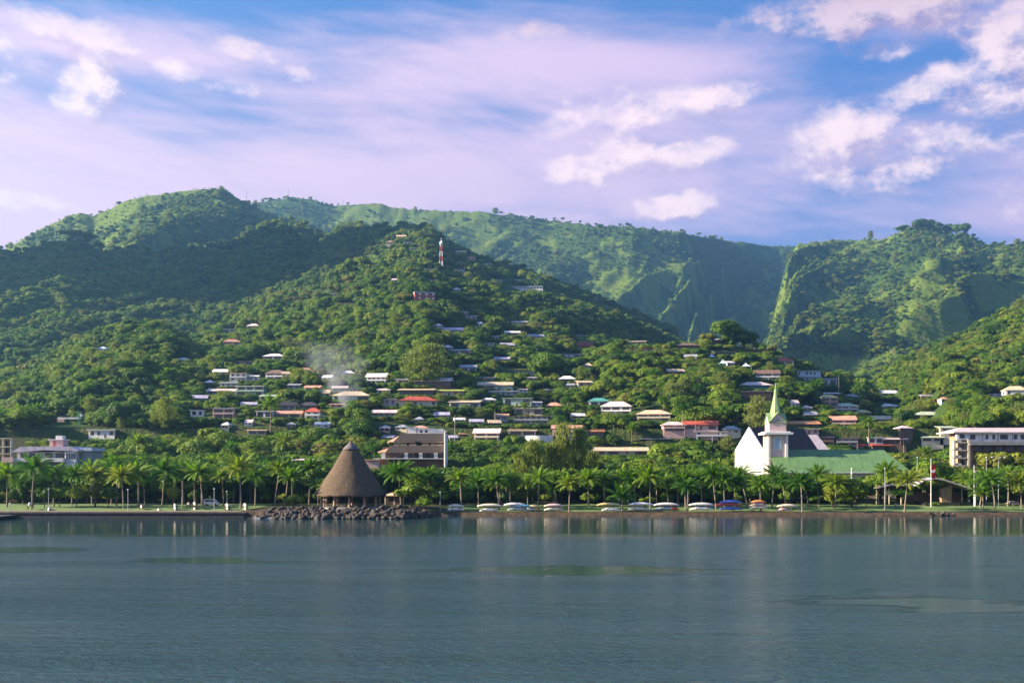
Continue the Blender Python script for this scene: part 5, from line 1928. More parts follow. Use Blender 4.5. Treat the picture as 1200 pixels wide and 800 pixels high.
def person(px, Y, lab, shirt, legs, rz=0.0):
    X = PX(px, Y)
    zg = float(terrain(np.array([X]), np.array([Y]))[0])
    t = empty('person', (X, Y, zg + .03), rz, lab, 'person', 'people on the waterfront')
    V = [(0, 0, .92), (0, 0, 1.2), (0, 0, 1.42), (0, 0, 1.5), (0, -.01, 1.6), (0, 0, 1.74), (.2, 0, 1.4), (.27, .02, 1.12), (.25, -.1, .88), (-.2, 0, 1.4), (-.27, .03, 1.12), (-.25, -.06, .88),
         (.1, 0, .86), (.12, -.04, .48), (.12, .02, .08), (.12, -.14, .04), (-.1, 0, .86), (-.12, .06, .48), (-.12, .12, .08), (-.12, -.03, .04)]
    Rr = [.14, .15, .14, .06, .095, .07, .06, .048, .035, .06, .048, .035, .095, .07, .048, .035, .095, .07, .048, .035]
    E = [(0, 1), (1, 2), (2, 3), (3, 4), (4, 5), (2, 6), (6, 7), (7, 8), (2, 9), (9, 10), (10, 11), (0, 12), (12, 13), (13, 14), (14, 15), (0, 16), (16, 17), (17, 18), (18, 19)]
    me = bpy.data.meshes.new('body')
    me.from_pydata(V, E, [])
    o = link('body', me, t)
    md = o.modifiers.new('skin', 'SKIN')
    o.modifiers.new('smooth', 'SUBSURF').levels = 1
    o.modifiers[-1].render_levels = 1
    for i, sv_ in enumerate(me.skin_vertices[0].data):
        sv_.radius = (Rr[i], Rr[i] * .8)
        sv_.use_root = i == 0
    me.materials.append(SKIN)
    def shell(rings, nm, m_):
        q = MB()
        q.loft([[(cx + rx * math.cos(a), cy_ + ry * math.sin(a), z_) for a in [i * math.pi / 5 for i in range(10)]] for cx, cy_, rx, ry, z_ in rings])
        q.build(nm, m_, t)
    shell([(0, 0, .20, .155, .9), (0, 0, .20, .155, 1.15), (0, 0, .24, .15, 1.38), (0, 0, .12, .1, 1.47)], 'shirt', mat('cloth_' + shirt[0], shirt[1], .85))
    shell([(0, 0, .21, .16, .55), (0, 0, .20, .16, .8), (0, 0, .185, .145, .95)], 'shorts', mat('cloth_' + legs[0], legs[1], .85))
    shell([(0, .01, .105, .11, 1.63), (0, .015, .11, .115, 1.7), (0, .01, .07, .075, 1.78)], 'hair', mat('hair_dark', (.02, .015, .012), .7))
person(1053, 326, 'person in a purple shirt standing under the side roof of the pavilion', ('purple', (0.22, 0.10, 0.42)), ('white', (.6, .6, .6)))
person(1049.5, 327, 'person in a white shirt standing left of the purple shirted one', ('white', (.7, .68, .66)), ('navy', (.03, .04, .10)), .6)
# ------------------------------------------------------------------ plants
BARK = mat('bark', (0.07, 0.052, 0.038), .9, .15, 3)
PBARK = mat('palm_bark', (0.24, 0.19, 0.15), .9, .15, 3)
LEAF = leaf_mat('broad_leaf', [(0.0, (0.022, 0.060, 0.008)), (0.3, (0.058, 0.118, 0.009)), (0.55, (0.102, 0.172, 0.010)), (0.8, (0.160, 0.220, 0.014)), (0.94, (0.20, 0.22, 0.020)), (1.0, (0.16, 0.15, 0.03))], .3, .3, (.62, 1.3))
NEEDLE = leaf_mat('feathery_leaf', [(0.0, (0.13, 0.165, 0.040)), (0.5, (0.165, 0.185, 0.046)), (1.0, (0.19, 0.20, 0.055))], .45)
FROND = leaf_mat('palm_frond', [(0.0, (0.036, 0.100, 0.010)), (0.45, (0.080, 0.160, 0.014)), (0.8, (0.145, 0.215, 0.020)), (1.0, (0.20, 0.22, 0.03))], .4, .8)


def unit(n):
    v = rng.normal(size=(n, 3))
    return v / np.linalg.norm(v, axis=1, keepdims=True)


def leaf_quads(C, N, size, asp=1.0):
    """one leaf-spray quad per centre C, roughly facing N"""
    n = len(C)
    a = np.cross(N, unit(n))
    a /= np.linalg.norm(a, axis=1, keepdims=True) + 1e-9
    b = np.cross(N, a)
    s_ = size * rng.uniform(.6, 1.3, (n, 1))
    t = rng.uniform(.7, 1.0, (n, 1)) * asp
    bend = N * s_ * rng.uniform(-.25, .35, (n, 1))
    p0 = C - a * s_ * .5
    p1 = C - b * s_ * t * .5 + bend
    p2 = C + a * s_ * .5
    p3 = C + b * s_ * t * .5 + bend
    V = np.stack([p0, p1, p2, p3], 1).reshape(-1, 3)
    Q = np.arange(4 * n).reshape(-1, 4)
    return V, Q


def broad_crown(name, h, r, base, nl, lobes, size, flat_=1.0, mat_=None, core=True):
    """crown of leaf sprays gathered on uneven lobes; base = height where leaves begin"""
    cz = (h + base) / 2
    hz = (h - base) / 2
    L = []
    for i in range(lobes):
        d = unit(1)[0]
        d[2] = abs(d[2]) * .9 - .25 if rng.random() < .8 else d[2]
        rr = rng.uniform(.45, .74)
        c = np.array([d[0] * r * rr, d[1] * r * rr, cz + d[2] * hz * rr * flat_])
        q = rng.uniform(.30, .50) * min(r, hz * 1.25)
        L.append((c, q))
    L.append((np.array([0, 0, cz]), .55 * min(r, hz)))
    Vs, Qs, o = [], [], 0
    tot = sum(q * q for _, q in L)
    for c, q in L:
        k = max(8, int(nl * q * q / tot))
        n_ = unit(k)
        n_[:, 2] = np.where(n_[:, 2] < -.35, -n_[:, 2], n_[:, 2])
        jit = rng.uniform(.78, 1.10, (k, 1))
        lump = 1 + .18 * np.sin(n_[:, :1] * 6 + c[0]) * np.cos(n_[:, 1:2] * 5 + c[1])
        C = c + n_ * q * jit * lump * np.array([1.12, 1.12, .88])
        N = n_ + unit(k) * .55
        N /= np.linalg.norm(N, axis=1, keepdims=True)
        V, Q = leaf_quads(C, N, size)
        Vs.append(V)
        Qs.append(Q + o)
        o += len(V)
        if core:
            # a coarse inner shell so a clump does not read as see-through
            ph = np.linspace(0, 2 * np.pi, 8)[:-1]
            th = np.array([.18, .38, .62, .86]) * np.pi
            P_ = np.array([[np.sin(t) * np.cos(p), np.sin(t) * np.sin(p), np.cos(t)] for t in th for p in ph])
            V = c + P_ * q * .72 * rng.uniform(.85, 1.1, (len(P_), 1))
            idx = [(a * 7 + b, a * 7 + (b + 1) % 7, (a + 1) * 7 + (b + 1) % 7, (a + 1) * 7 + b) for a in range(3) for b in range(7)]
            Vs.append(V)
            Qs.append(np.array(idx) + o)
            o += len(V)
    return np_mesh(name, np.concatenate(Vs), np.concatenate(Qs), mat_ or LEAF)


def trunk_mesh(name, h, r, limbs=4, spread=.5, m_=None):
    b = MB()
    b.tube([(0, 0, -3.0), (0, 0, 0), (.12 * r, 0, h * .35), (.1, .1, h * .7)], [r * 1.3, r, r * .75, r * .4], 7)
    for i in range(limbs):
        a = 2 * math.pi * (i + .3) / limbs
        b.tube([(.1 * r, 0, h * .33), (spread * h * .28 * math.cos(a), spread * h * .28 * math.sin(a), h * .55), (spread * h * .5 * math.cos(a), spread * h * .5 * math.sin(a), h * .78)], [r * .5, r * .32, r * .12], 5)
    return b.mesh(name, m_ or BARK)


def feather_crown(name, h, r, nl):
    """tall loose needle crown: drooping wisps along many rising branches"""
    Cs, Ns = [], []
    k = nl
    t = rng.uniform(.10, 1.0, k)
    ang = rng.integers(0, 26, k) * 2.4 + rng.normal(0, .16, k) + t * 2
    rad = r * np.sqrt(np.clip(1.04 - ((t - .5) / .56) ** 2, 0, 1)) * rng.uniform(.25, 1.1, k) * (.8 + .3 * np.sin(t * 17 + np.sin(ang) * 3))
    C = np.stack([rad * np.cos(ang), rad * np.sin(ang), h * t + rng.normal(0, .3, k)], -1)
    N = unit(k)
    N[:, 2] *= .3
    N /= np.linalg.norm(N, axis=1, keepdims=True)
    up = np.array([[0.25, 0, 1.0]]) + rng.normal(0, .35, (k, 3))
    up /= np.linalg.norm(up, axis=1, keepdims=True)
    a = np.cross(N, up)
    s_ = rng.uniform(.7, 1.5, (k, 1))
    V = np.stack([C - up * s_ * .2, C + a * .2, C + up * s_, C - a * .2], 1).reshape(-1, 3)
    return np_mesh(name, V, np.arange(4 * k).reshape(-1, 4), NEEDLE)


def palm_meshes(seed, h, nf, fl, lean):
    rr = random.Random(seed)
    b = MB()
    n = 9
    pts = []
    for i in range(n + 1):
        t = i / n
        pts.append((lean * h * t * t, lean * .3 * h * math.sin(t * 2), h * t))
    pts = [(0, 0, -2.5)] + pts
    b.tube(pts, [.30, .30] + [.24 - .08 * i / n for i in range(1, n)] + [.15], 7)
    tr = b.mesh('trunk', PBARK)
    tip = Vector(pts[-1])
    Vs, Qs = [], []

    def quad(p0, p1, p2, p3):
        o = len(Vs)
        Vs.extend([p0, p1, p2, p3])
        Qs.append((o, o + 1, o + 2, o + 3))
    for f in range(nf):
        a = f * 2.39996 + rr.uniform(-.25, .25)
        u = f / (nf - 1)
        e0 = R(84 - 84 * u + rr.uniform(-8, 8))          # young fronds stand up, old ones hang
        L = fl * rr.uniform(.82, 1.1) * (0.75 + .25 * math.sin(u * math.pi))
        droop = R(48 + 34 * u + rr.uniform(-10, 14))
        hd = Vector((math.cos(a), math.sin(a), 0))
        sd_ = Vector((-math.sin(a), math.cos(a), 0))
        m_ = 11
        p = tip.copy()
        P_ = [p.copy()]
        T_s = []
        for i in range(m_):
            t = (i + .5) / m_
            e = e0 - droop * t ** 1.4
            d = hd * math.cos(e) + Vector((0, 0, math.sin(e)))
            T_s.append(d)
            p = p + d * (L / m_)
            P_.append(p.copy())
        for i in range(m_):
            d = T_s[i]
            nn = sd_.cross(d)
            w0 = .09 * (1 - i / m_) + .015
            quad(P_[i] - sd_ * w0, P_[i + 1] - sd_ * w0 * .9, P_[i + 1] + sd_ * w0 * .9, P_[i] + sd_ * w0)
            if i < 1:
                continue
            for half in (0, .33, .66):
                t = (i + half) / m_
                pp = P_[i].lerp(P_[i + 1], half)
                ll = L * .24 * math.sin(math.pi * min(.97, .12 + t * .86)) ** .7 * rr.uniform(.85, 1.1)
                for s_ in (-1, 1):
                    out_ = (sd_ * s_ * .8 + d * .55 + nn * (-.34 if nn.z > 0 else .34)).normalized()
                    out2 = (out_ + Vector((0, 0, -.55))).normalized()
                    q1 = pp + out_ * ll * .5
                    q2 = q1 + out2 * ll * .5
                    wd = d * (L / m_ * .135)
                    quad(pp - wd, q1 - wd * .9, q1 + wd * .9, pp + wd)
                    quad(q1 - wd * .9, q2 - wd * .15, q2 + wd * .15, q1 + wd * .9)
    for i in range(9):
        a = rr.uniform(0, 6.28)
        c = tip + Vector((.35 * math.cos(a), .35 * math.sin(a), -.3 + rr.uniform(-.2, .1)))
        for s_ in (-1, 1):
            quad(c + Vector((-.14, 0, 0)), c + Vector((0, -.14 * s_, -.12)), c + Vector((.14, 0, 0)), c + Vector((0, .14 * s_, .14)))
    me = np_mesh('crown', np.array([tuple(v) for v in Vs]), np.array(Qs), FROND)
    return tr, me

PALMS = [palm_meshes(1, 9.6, 34, 6.6, .03), palm_meshes(2, 9.4, 30, 7.0, -.05), palm_meshes(3, 9.9, 36, 6.2, .07), palm_meshes(4, 9.2, 38, 6.4, -.02), palm_meshes(5, 9.9, 24, 7.2, .10), palm_meshes(6, 9.5, 28, 6.0, -.09), palm_meshes(7, 10.0, 40, 5.8, .04), palm_meshes(9, 3.6, 22, 6.0, .0)]
PALM_H = [14.6, 14.6, 14.4, 14.2, 14.8, 14.2, 14.4, 8.4]

# name, crown mesh, trunk mesh, height, radius
TREES = [
    (broad_crown('crown', 12, 6.2, 1.4, 3600, 15, .62), trunk_mesh('trunk', 9, .38), 12, 6.2),
    (broad_crown('crown', 14, 5.4, 1.6, 3600, 17, .60), trunk_mesh('trunk', 10, .40), 14, 5.4),
    (broad_crown('crown', 10, 7.8, 4.2, 3400, 16, .62, .8), trunk_mesh('trunk', 8, .42, 6, .9), 10, 7.8),
    (broad_crown('crown', 9, 4.6, 1.2, 2600, 11, .55), trunk_mesh('trunk', 7, .25), 9, 4.6),
    (broad_crown('crown', 13, 6.6, 1.5, 3800, 22, .66), trunk_mesh('trunk', 10, .4), 13, 6.6),
    (broad_crown('crown', 11, 5.6, 2.0, 2400, 10, .8), trunk_mesh('trunk', 8, .3), 11, 5.6),
]
SHRUB = (broad_crown('crown', 3.0, 2.6, .1, 1500, 9, .34), trunk_mesh('trunk', 2.0, .1), 3.0, 2.6)
FEATHER = (feather_crown('crown', 18, 6.0, 2600), trunk_mesh('trunk', 17, .34, 5, .35), 18, 6.0)
PINE = (feather_crown('crown', 16, 3.4, 2600), trunk_mesh('trunk', 15, .3, 3, .2), 16, 3.4)


def zland(X, Y):
    return float(terrain(np.array([X]), np.array([Y]))[0])


def plant(name, label, cat, group, crown, trunk, X, Y, sx, sz, rz=None, Z=None):
    t = empty(name, (X, Y, zland(X, Y) if Z is None else Z), random.uniform(0, 6.28) if rz is None else rz, label, cat, group)
    t.scale = (sx, sx, sz)
    if trunk is not None:
        link('trunk', trunk, t)
    link('crown', crown, t)
    return t


def palm(px, ytop, Y, label, group=None, kind=None, rz=None):
    k_ = random.randrange(7) if kind is None else kind
    X = PX(px, Y)
    z0 = zland(X, Y)
    hh = max(4.0, PZ(ytop, Y) - z0)
    s_ = hh / PALM_H[k_]
    t = plant('palm_tree', label, 'palm', group, PALMS[k_][1], PALMS[k_][0], X, Y, max(.72, min(1.15, s_ ** .6)) * random.uniform(.9, 1.12), s_, rz)
    t.rotation_euler.x, t.rotation_euler.y = random.gauss(0, .05), random.gauss(0, .05)
    return t

# front row, read off the photograph: px, crown top row, distance, label
FRONT_PALMS = [
 (8, 538, 318, 'coconut palm nearest the left edge of the lawn'),
 (38, 528, 312, 'big coconut palm with dark fronds in front of the left office building'),
 (63, 540, 322, 'coconut palm between the dark fronded one and the clipped trees'),
 (84, 542, 330, 'coconut palm behind the left end of the clipped trees'),
 (108, 533, 335, 'coconut palm behind the clipped trees, under the tower crane'),
 (126, 527, 345, 'tall coconut palm with broad dark crown right of the tower crane'),
 (145, 541, 309, 'bright coconut palm by the tall quay lamp'),
 (162, 536, 314, 'coconut palm just right of the bright one by the quay lamp'),
 (170, 543, 322, 'lower coconut palm right of the pair by the quay lamp'),
 (190, 533, 328, 'coconut palm with a bare trunk left of the bright round tree'),
 (214, 540, 332, 'coconut palm behind the bright round tree on the left lawn'),
 (239, 537, 309, 'coconut palm with a thick straight trunk beside the white van'),
 (262, 545, 325, 'low coconut palm right of the white van'),
 (282, 528, 309, 'tall coconut palm with a wide crown left of the concrete landing'),
 (299, 540, 322, 'coconut palm right of the wide crowned one, left of the hut'),
 (322, 535, 335, 'coconut palm above the small clipped bush left of the hut'),
 (343, 543, 330, 'coconut palm touching the thatched roof left side, outer of two'),
 (362, 531, 338, 'coconut palm touching the thatched roof left side, inner of two'),
 (470, 536, 328, 'dark coconut palm right of the thatched hut'),
 (487, 547, 335, 'coconut palm left of the broad one with canoes beneath'),
 (502, 543, 340, 'coconut palm set back behind the lamp at the boulder end'),
 (541, 543, 312, 'broad coconut palm rising from the canoe rack nearest the boulders'),
 (561, 551, 325, 'coconut palm above the rack left of the blue covered canoe'),
 (585, 545, 318, 'coconut palm with yellow hanging fronds above the long cream canoe'),
 (598, 551, 322, 'yellowish coconut palm just above the turquoise canoe'),
 (652, 560, 318, 'small coconut palm left of the middle shore palm'),
 (667, 553, 309, 'coconut palm at the waterfront middle with a slim trunk on the bank'),
 (690, 545, 330, 'coconut palm behind the middle shore palm, to its right'),
 (708, 548, 335, 'coconut palm behind the yellow canoe'),
 (745, 545, 330, 'coconut palm right of the low drooping palm'),
 (762, 541, 322, 'coconut palm above the long canoe rack'),
 (784, 552, 330, 'coconut palm above the red canoe end'),
 (805, 556, 311, 'bright low coconut palm between the canoe racks left of the blue canoes'),
 (822, 545, 324, 'coconut palm above the white canoes left of the blue ones'),
 (839, 540, 320, 'coconut palm left above the blue and red canoes'),
 (861, 552, 322, 'coconut palm right above the blue and red canoes'),
 (876, 541, 330, 'coconut palm below the white church gable'),
 (891, 553, 311, 'coconut palm in front of the orange canoe rack'),
 (905, 540, 328, 'coconut palm in front of the church tower'),
 (921, 551, 318, 'coconut palm above the rightmost canoe rack'),
 (940, 549, 309, 'brownish coconut palm on the bank right of the rightmost canoe rack'),
 (960, 540, 330, 'tall coconut palm before the left part of the green roof'),
 (978, 551, 322, 'coconut palm before the dark round bush'),
 (1037, 538, 318, 'tall coconut palm right before the green roof end, by a white pole'),
 (1060, 546, 310, 'feathery coconut palm at the left corner of the pavilion'),
 (1075, 552, 345, 'coconut palm behind the pavilion roof left side'),
 (1118, 556, 350, 'coconut palm behind the pavilion roof right side'),
 (1148, 549, 330, 'coconut palm just right of the pavilion post'),
 (1166, 545, 322, 'coconut palm at the two armed lamp pole'),
 (1181, 540, 335, 'coconut palm second from the right edge'),
 (1197, 548, 322, 'coconut palm at the right edge of the lawn'),
 (1152, 568, 315, 'lowest coconut palm on the right lawn'),
]
for px, yt, Y, lab in FRONT_PALMS:
    palm(px, yt, Y, lab)
palm(729, 563, 314, 'low coconut palm with long drooping fronds over the yellow canoe', kind=7)
# palms farther back in the waterfront belt
def seg(px):
    return ('left of the hut' if px < 372 else 'between the hut and the church' if px < 865 else 'in front of the church and the green hall' if px < 1065 else 'behind the pavilion and the right lawn')
used = [(p[0], p[2]) for p in FRONT_PALMS]
np_ = 0
tries = 0
while np_ < 178 and tries < 4000:
    tries += 1
    px, Y = random.uniform(-30, 1240), random.uniform(318, 390)
    if any(abs(px - a) < 8 and abs(Y - b_) < 8 for a, b_ in used) or 395 < px < 446:
        continue
    lim = np.interp(px, [0, 105, 115, 330, 372, 435, 525, 600, 690, 860, 866, 1060, 1075, 1200], [546, 546, 534, 530, 536, 547, 548, 542, 545, 546, 552, 552, 545, 548])
    yt = lim + random.choice((random.uniform(0, 10), random.uniform(6, 30)))
    if any(a < px + 5 and px - 5 < b_ and yt < d_ - .25 * (d_ - c_) for a, b_, c_, d_, e_ in HOUSES if e_ > Y):
        continue
    used.append((px, Y))
    s_ = seg(px)
    palm(px, yt, Y, 'coconut palm in the second row %s' % s_, 'palms crowded behind the front row ' + s_)
    np_ += 1
# lone palms among the houses
for px, py, yt, lab in [(317, 500, 460, 'lone tall palm beside the plain white house on the lower left slope'), (614, 488, 470, 'round crowned palm before the pale green house'),
                        (957, 470, 441, 'dark palm in front of the pale blue modern houses'), (1005, 480, 446, 'left of two big palms right of the yellow roofed house'), (1013, 482, 449, 'right of two big palms right of the yellow roofed house'),
                        (1086, 480, 450, 'single palm on the lit green slope at the right'), (654, 490, 474, 'palm by the utility pole near the salmon roofed house'), (466, 455, 433, 'palm right of the white gabled villa'),
                        (800, 498, 470, 'left palm of the pair between the tan and red roofed villas'), (815, 500, 474, 'right palm of the pair between the tan and red roofed villas'),
                        (1018, 512, 486, 'palm before the grey house with a tan roof'), (740, 520, 494, 'palm below the big white villa'), (558, 450, 436, 'palm in the gap left of the upper tan roof'), (228, 408, 396, 'tiny palm on the crest of the left shoulder')]:
    Yp = place(px, py, 1300) if py < 495 else min(place(px, py, 640), 560)
    X = PX(px, Yp)
    z0 = PZ(py, Yp)
    hh = (py - yt) * K(Yp)
    k_ = random.randrange(4)
    s_ = max(hh, 5) / PALM_H[k_]
    plant('palm_tree', lab, 'palm', 'palms among the houses', PALMS[k_][1], PALMS[k_][0], X, Yp, max(.7, min(1.2, s_)), s_, Z=z0)


def tree_at(px, yt, yb, wpx, kind, lab, Y=None, name='leafy_tree', cat='tree', far=1500):
    Yp = Y or place(px, yb, far)
    X = PX(px, Yp)
    z0 = zland(X, Yp) if Y else PZ(yb, Yp)
    hh = PZ(yt, Yp) - z0
    c, tr, h0, r0 = kind
    return plant(name, lab, cat, None, c, tr, X, Yp, wpx * K(Yp) / 2 / r0, hh / h0, Z=z0)

for i in range(52):
    px, Y = -20 + 1240 * (i + random.random()) / 52, random.uniform(338, 350)
    if 385 < px < 440 or 1020 < px < 1135:
        continue
    plant('bush', 'dark low bush under the shore palms ' + seg(px), 'bush', 'dark bushes under the shore palms ' + seg(px), SHRUB[0], SHRUB[1], PX(px, Y), Y, random.uniform(.8, 1.6), random.uniform(.9, 1.7))
# single trees that stand out
FEATHER_OBJ = tree_at(500, 404, 450, 56, FEATHER, 'big feathery olive tree above the long pink roofed house', name='feathery_tree', far=850)
tree_at(487, 412, 450, 40, FEATHER, 'smaller feathery tree joined to the left of the big one', name='feathery_tree', far=850)
for i, (px, yt, w) in enumerate([(610, 532, 34), (625, 517, 30), (645, 521, 30), (659, 499, 32), (678, 503, 30), (640, 540, 38), (693, 530, 28)]):
    tree_at(px, yt, 0, w, FEATHER, ['lowest feathery tree, at the left end of the feathery clump by the shore', 'feathery tree below the white curved wall', 'feathery tree at the right end of the white curved wall', 'tallest feathery tree in the shore clump',
            'feathery tree just right of the tallest one in the shore clump', 'low wide feathery tree in front of the shore clump', 'feathery tree at the right end of the shore clump'][i], Y=345 + i * 3, name='feathery_tree')
tree_at(850, 371, 405, 40, TREES[1], 'tall tree standing up on the crest of the right knoll', far=900)
tree_at(872, 386, 408, 34, TREES[4], 'broad dark tree right of the tall one on the knoll crest', far=900)
tree_at(828, 388, 404, 22, TREES[3], 'rounded bright tree left of the tall one on the knoll crest', far=900)
tree_at(640, 411, 450, 46, TREES[4], 'big dark round tree at the left end of the right knoll', far=860)
tree_at(202, 565, 0, 17, TREES[3], 'bright yellow green round tree on the left lawn', Y=321)
for i, (px, w) in enumerate([(52, 22), (70, 24), (90, 24), (112, 26), (127, 20)]):
    tree_at(px, 568 - (i == 3) * 2, 0, w, TREES[5], ['first', 'second', 'third', 'fourth', 'fifth'][i] + ' clipped flat topped tree from the left along the lawn', Y=314 + (i % 2) * 3)
tree_at(345, 579, 0, 26, SHRUB, 'rounded bright green bush just left of the thatched hut', Y=312, name='bush', cat='bush')
tree_at(483, 564, 0, 46, TREES[5], 'broad bright green tree overhanging the right end of the boulders', Y=311)
tree_at(497, 583, 0, 24, SHRUB, 'low bush at the right end of the boulders', Y=306, name='bush', cat='bush')
tree_at(998, 558, 0, 40, TREES[4], 'dark dense round tree in front of the green hall', Y=325)
tree_at(1015, 562, 0, 22, TREES[5], 'smaller dark tree right of the dense round one before the green hall', Y=330)
tree_at(975, 566, 0, 26, TREES[4], 'dark tree left of the dense round one before the green hall', Y=326)
tree_at(1096, 588, 0, 13, SHRUB, 'small bush on the stage edge of the pavilion', Y=332, name='bush', cat='bush')
tree_at(1170, 527, 0, 78, TREES[2], 'wide umbrella shaped tree below the gallery of the apartment building', Y=425)
tree_at(1205, 529, 0, 50, TREES[2], 'umbrella shaped tree cut by the right edge below the gallery', Y=430)
tree_at(85, 270, 284, 40, TREES[2], 'dark umbrella shaped tree standing up on the shaded left ridge', far=2160)
tree_at(102, 272, 286, 30, TREES[2], 'second dark umbrella tree right of the one on the shaded left ridge', far=2160)

# ------------------------------------------------------------------ woods: the largest trees as single trees, the rest as one forest
def scatter():
    pts = []
    # town belt and slopes
    for (y0, y1, n) in ((345, 480, 2600), (480, 1250, 70000), (1250, 4700, 150000)):
        u = rng.uniform(-.62, .62, n)
        if y0 == 1250:
            Y = np.exp(rng.uniform(np.log(y0), np.log(y1), n))
        else:
            Y = np.sqrt(rng.uniform(y0 ** 2, y1 ** 2, n))
        pts.append(np.stack([u * Y, Y], -1))
    P_ = np.concatenate(pts)
    # keep a minimum spacing on a hashed grid
    sp = np.maximum(5.6, P_[:, 1] * .0048)
    keep_ = {}
    sel = []
    for i in rng.permutation(len(P_)):
        x, y = P_[i]
        lv = round(math.log2(sp[i] / 5.6) * 3)
        s_ = 5.6 * 2 ** (lv / 3)
        key = (lv, int(x // s_), int(y // s_))
        if key in keep_:
            continue
        keep_[key] = 1
        sel.append(i)
    return P_[np.array(sel)]

PT = scatter()
X_, Y_ = PT[:, 0], PT[:, 1]
Z_ = terrain(X_, Y_)
# skip what the land hides (with a margin for looking from a step aside)
Ug = np.linspace(-.64, .64, 321)
Yg = np.geomspace(320, 5000, 700)
UU, YY = np.meshgrid(Ug, Yg)
el_ = (terrain(UU * YY, YY) + 2 - HC) / YY
hor = np.maximum.accumulate(el_, axis=0)
iu = np.clip(((X_ / Y_ + .64) / 1.28 * 320).astype(int), 0, 320)
iy = np.clip((np.log(Y_ / 320) / np.log(5000 / 320) * 699).astype(int) - 1, 0, 699)
vis = (Z_ + 13 + Y_ * .004 - HC) / Y_ > np.minimum(hor[iy, iu], np.minimum(hor[iy, np.clip(iu - 3, 0, 320)], hor[iy, np.clip(iu + 3, 0, 320)]))
# open fern slopes on the high spurs
gr = .7 * fbm(X_ / 165, Y_ / 165, 4) + .5 * fbm(X_ / 28 + 9, Y_ / 28, 3) - .045 * np.clip((Y_ - 3700) / 300, 0, 1)
open_ = (Y_ > 1900) & (gr > .615 + rng.uniform(-.05, .05, len(gr)))
low_ = open_ & (rng.random(len(gr)) < .85)
ok = vis & (~open_ | low_)
X_, Y_, Z_, low_ = X_[ok], Y_[ok], Z_[ok], low_[ok]
n = len(X_)
big_ = .75 + .5 * fbm(X_ / 45 + 3, Y_ / 45, 2)
H__ = np.where(Y_ < 480, rng.uniform(9, 17, n), np.clip(8.2 * np.exp(rng.normal(0, .30, n)) * big_, 3.5, 17)) * np.clip(Y_ / 1700, 1, 1.3)
pine = (Y_ > 2000) & (rng.random(n) < .05)
H__ = np.where(pine, H__ * 1.2, H__)
H__ = np.where(low_, rng.uniform(1.6, 4.2, n), H__)
px_ = 600 + F * X_ / Y_
# the belt behind the palms stays below what shows above it
lim = np.interp(px_, [0, 105, 115, 200, 330, 372, 435, 525, 600, 690, 860, 866, 1060, 1075, 1110, 1120, 1200], [545, 545, 531, 523, 522, 532, 546, 546, 540, 541, 543, 553, 553, 535, 533, 546, 545])
zt = HC + (HY - lim) / F * Y_ + rng.uniform(-1.5, .8, n)
H__ = np.where(Y_ < 450, np.minimum(H__, zt - Z_), H__)
H__ = np.where((Y_ >= 450) & (Y_ < 500), np.minimum(H__, 9 + 0 * H__), H__)
Rr_ = H__ * rng.uniform(.42, .68, n)
Rr_ = np.maximum(Rr_, np.where(Y_ < 480, 3.6, 2.8))
kill = np.zeros(n, bool)
for (a, b_, c_, d_, yh) in HOUSES:
    rp = Rr_ * F / Y_ * .85
    ov = (px_ + rp > a) & (px_ - rp < b_) & (Y_ < yh + 4)
    top = HC + (HY - (d_ - .22 * (d_ - c_))) / F * Y_
    need = top - Z_
    tall = ov & (H__ > need)
    H__ = np.where(tall, need, H__)
    inside = (px_ + rp * .5 > a) & (px_ - rp * .5 < b_) & (Y_ > yh - 4) & (Y_ < yh + 15)
    kill |= inside
kill |= H__ < 1.2
Rr_ = np.minimum(Rr_, np.maximum(H__ * .95, 1.8))
# keep the waterfront buildings' own plots and the hut clear
kill |= (np.abs(X_ - PX(411, 314)) < 13) & (Y_ < 345)
X_, Y_, Z_, H__, Rr_, pine, px_ = [a[~kill] for a in (X_, Y_, Z_, H__, Rr_, pine, px_)]
n = len(X_)
KD = rng.choice(6, n, p=[.22, .17, .19, .13, .17, .12])
KD = np.where(pine, 6, KD)
KD = np.where(~pine & (rng.random(n) < .12) & (Y_ < 1500), 7, KD)          # palms among the woods
KD = np.where((KD < 6) & (rng.random(n) < .05) & (Y_ > 520), 8, KD)
KD = np.where((H__ < 4.2), 3, KD)
Rr_ = np.where(H__ < 3, 3.0, Rr_)
big = H__ * Rr_ / Y_ ** 2
inview = (np.abs(X_ / Y_) < .51)
order = np.argsort(-(big * inview))
single = np.zeros(n, bool)
single[order[:268]] = True
single &= (KD < 6)
SRC = [(c, t_) for c, t_, _, _ in TREES] + [(PINE[0], PINE[1]), (PALMS[0][1], PALMS[0][0]), (FEATHER[0], FEATHER[1])]
SH = [t_[2] for t_ in TREES] + [16, 14.6, 15]
SR = [t_[3] for t_ in TREES] + [3.4, 5.0, 6.0]


def wood(px, Y):
    if Y < 480:
        a = 'in the belt behind the shore palms '
        return a + ('left of the hut' if px < 372 else 'right of the hut' if px < 865 else 'below the green hall')
    return 'on the lower slope ' + ('above the left palms' if px < 200 else 'among the left terraces' if px < 430 else 'among the middle houses' if px < 690 else 'under the villas left of the church' if px < 865 else 'among the houses right of the church')
proto = {}
for i in np.nonzero(single)[0]:
    k_ = int(KD[i])
    w_ = wood(px_[i], Y_[i])
    t = plant('leafy_tree', 'leafy tree crowded ' + w_, 'tree', 'leafy trees ' + w_, SRC[k_][0], SRC[k_][1], X_[i], Y_[i], Rr_[i] / SR[k_], H__[i] / SH[k_], Z=float(Z_[i]))
    if k_ not in proto:
        proto[k_] = KIDS[t.name]
print('single trees', int(single.sum()), 'forest', int((~single).sum()))


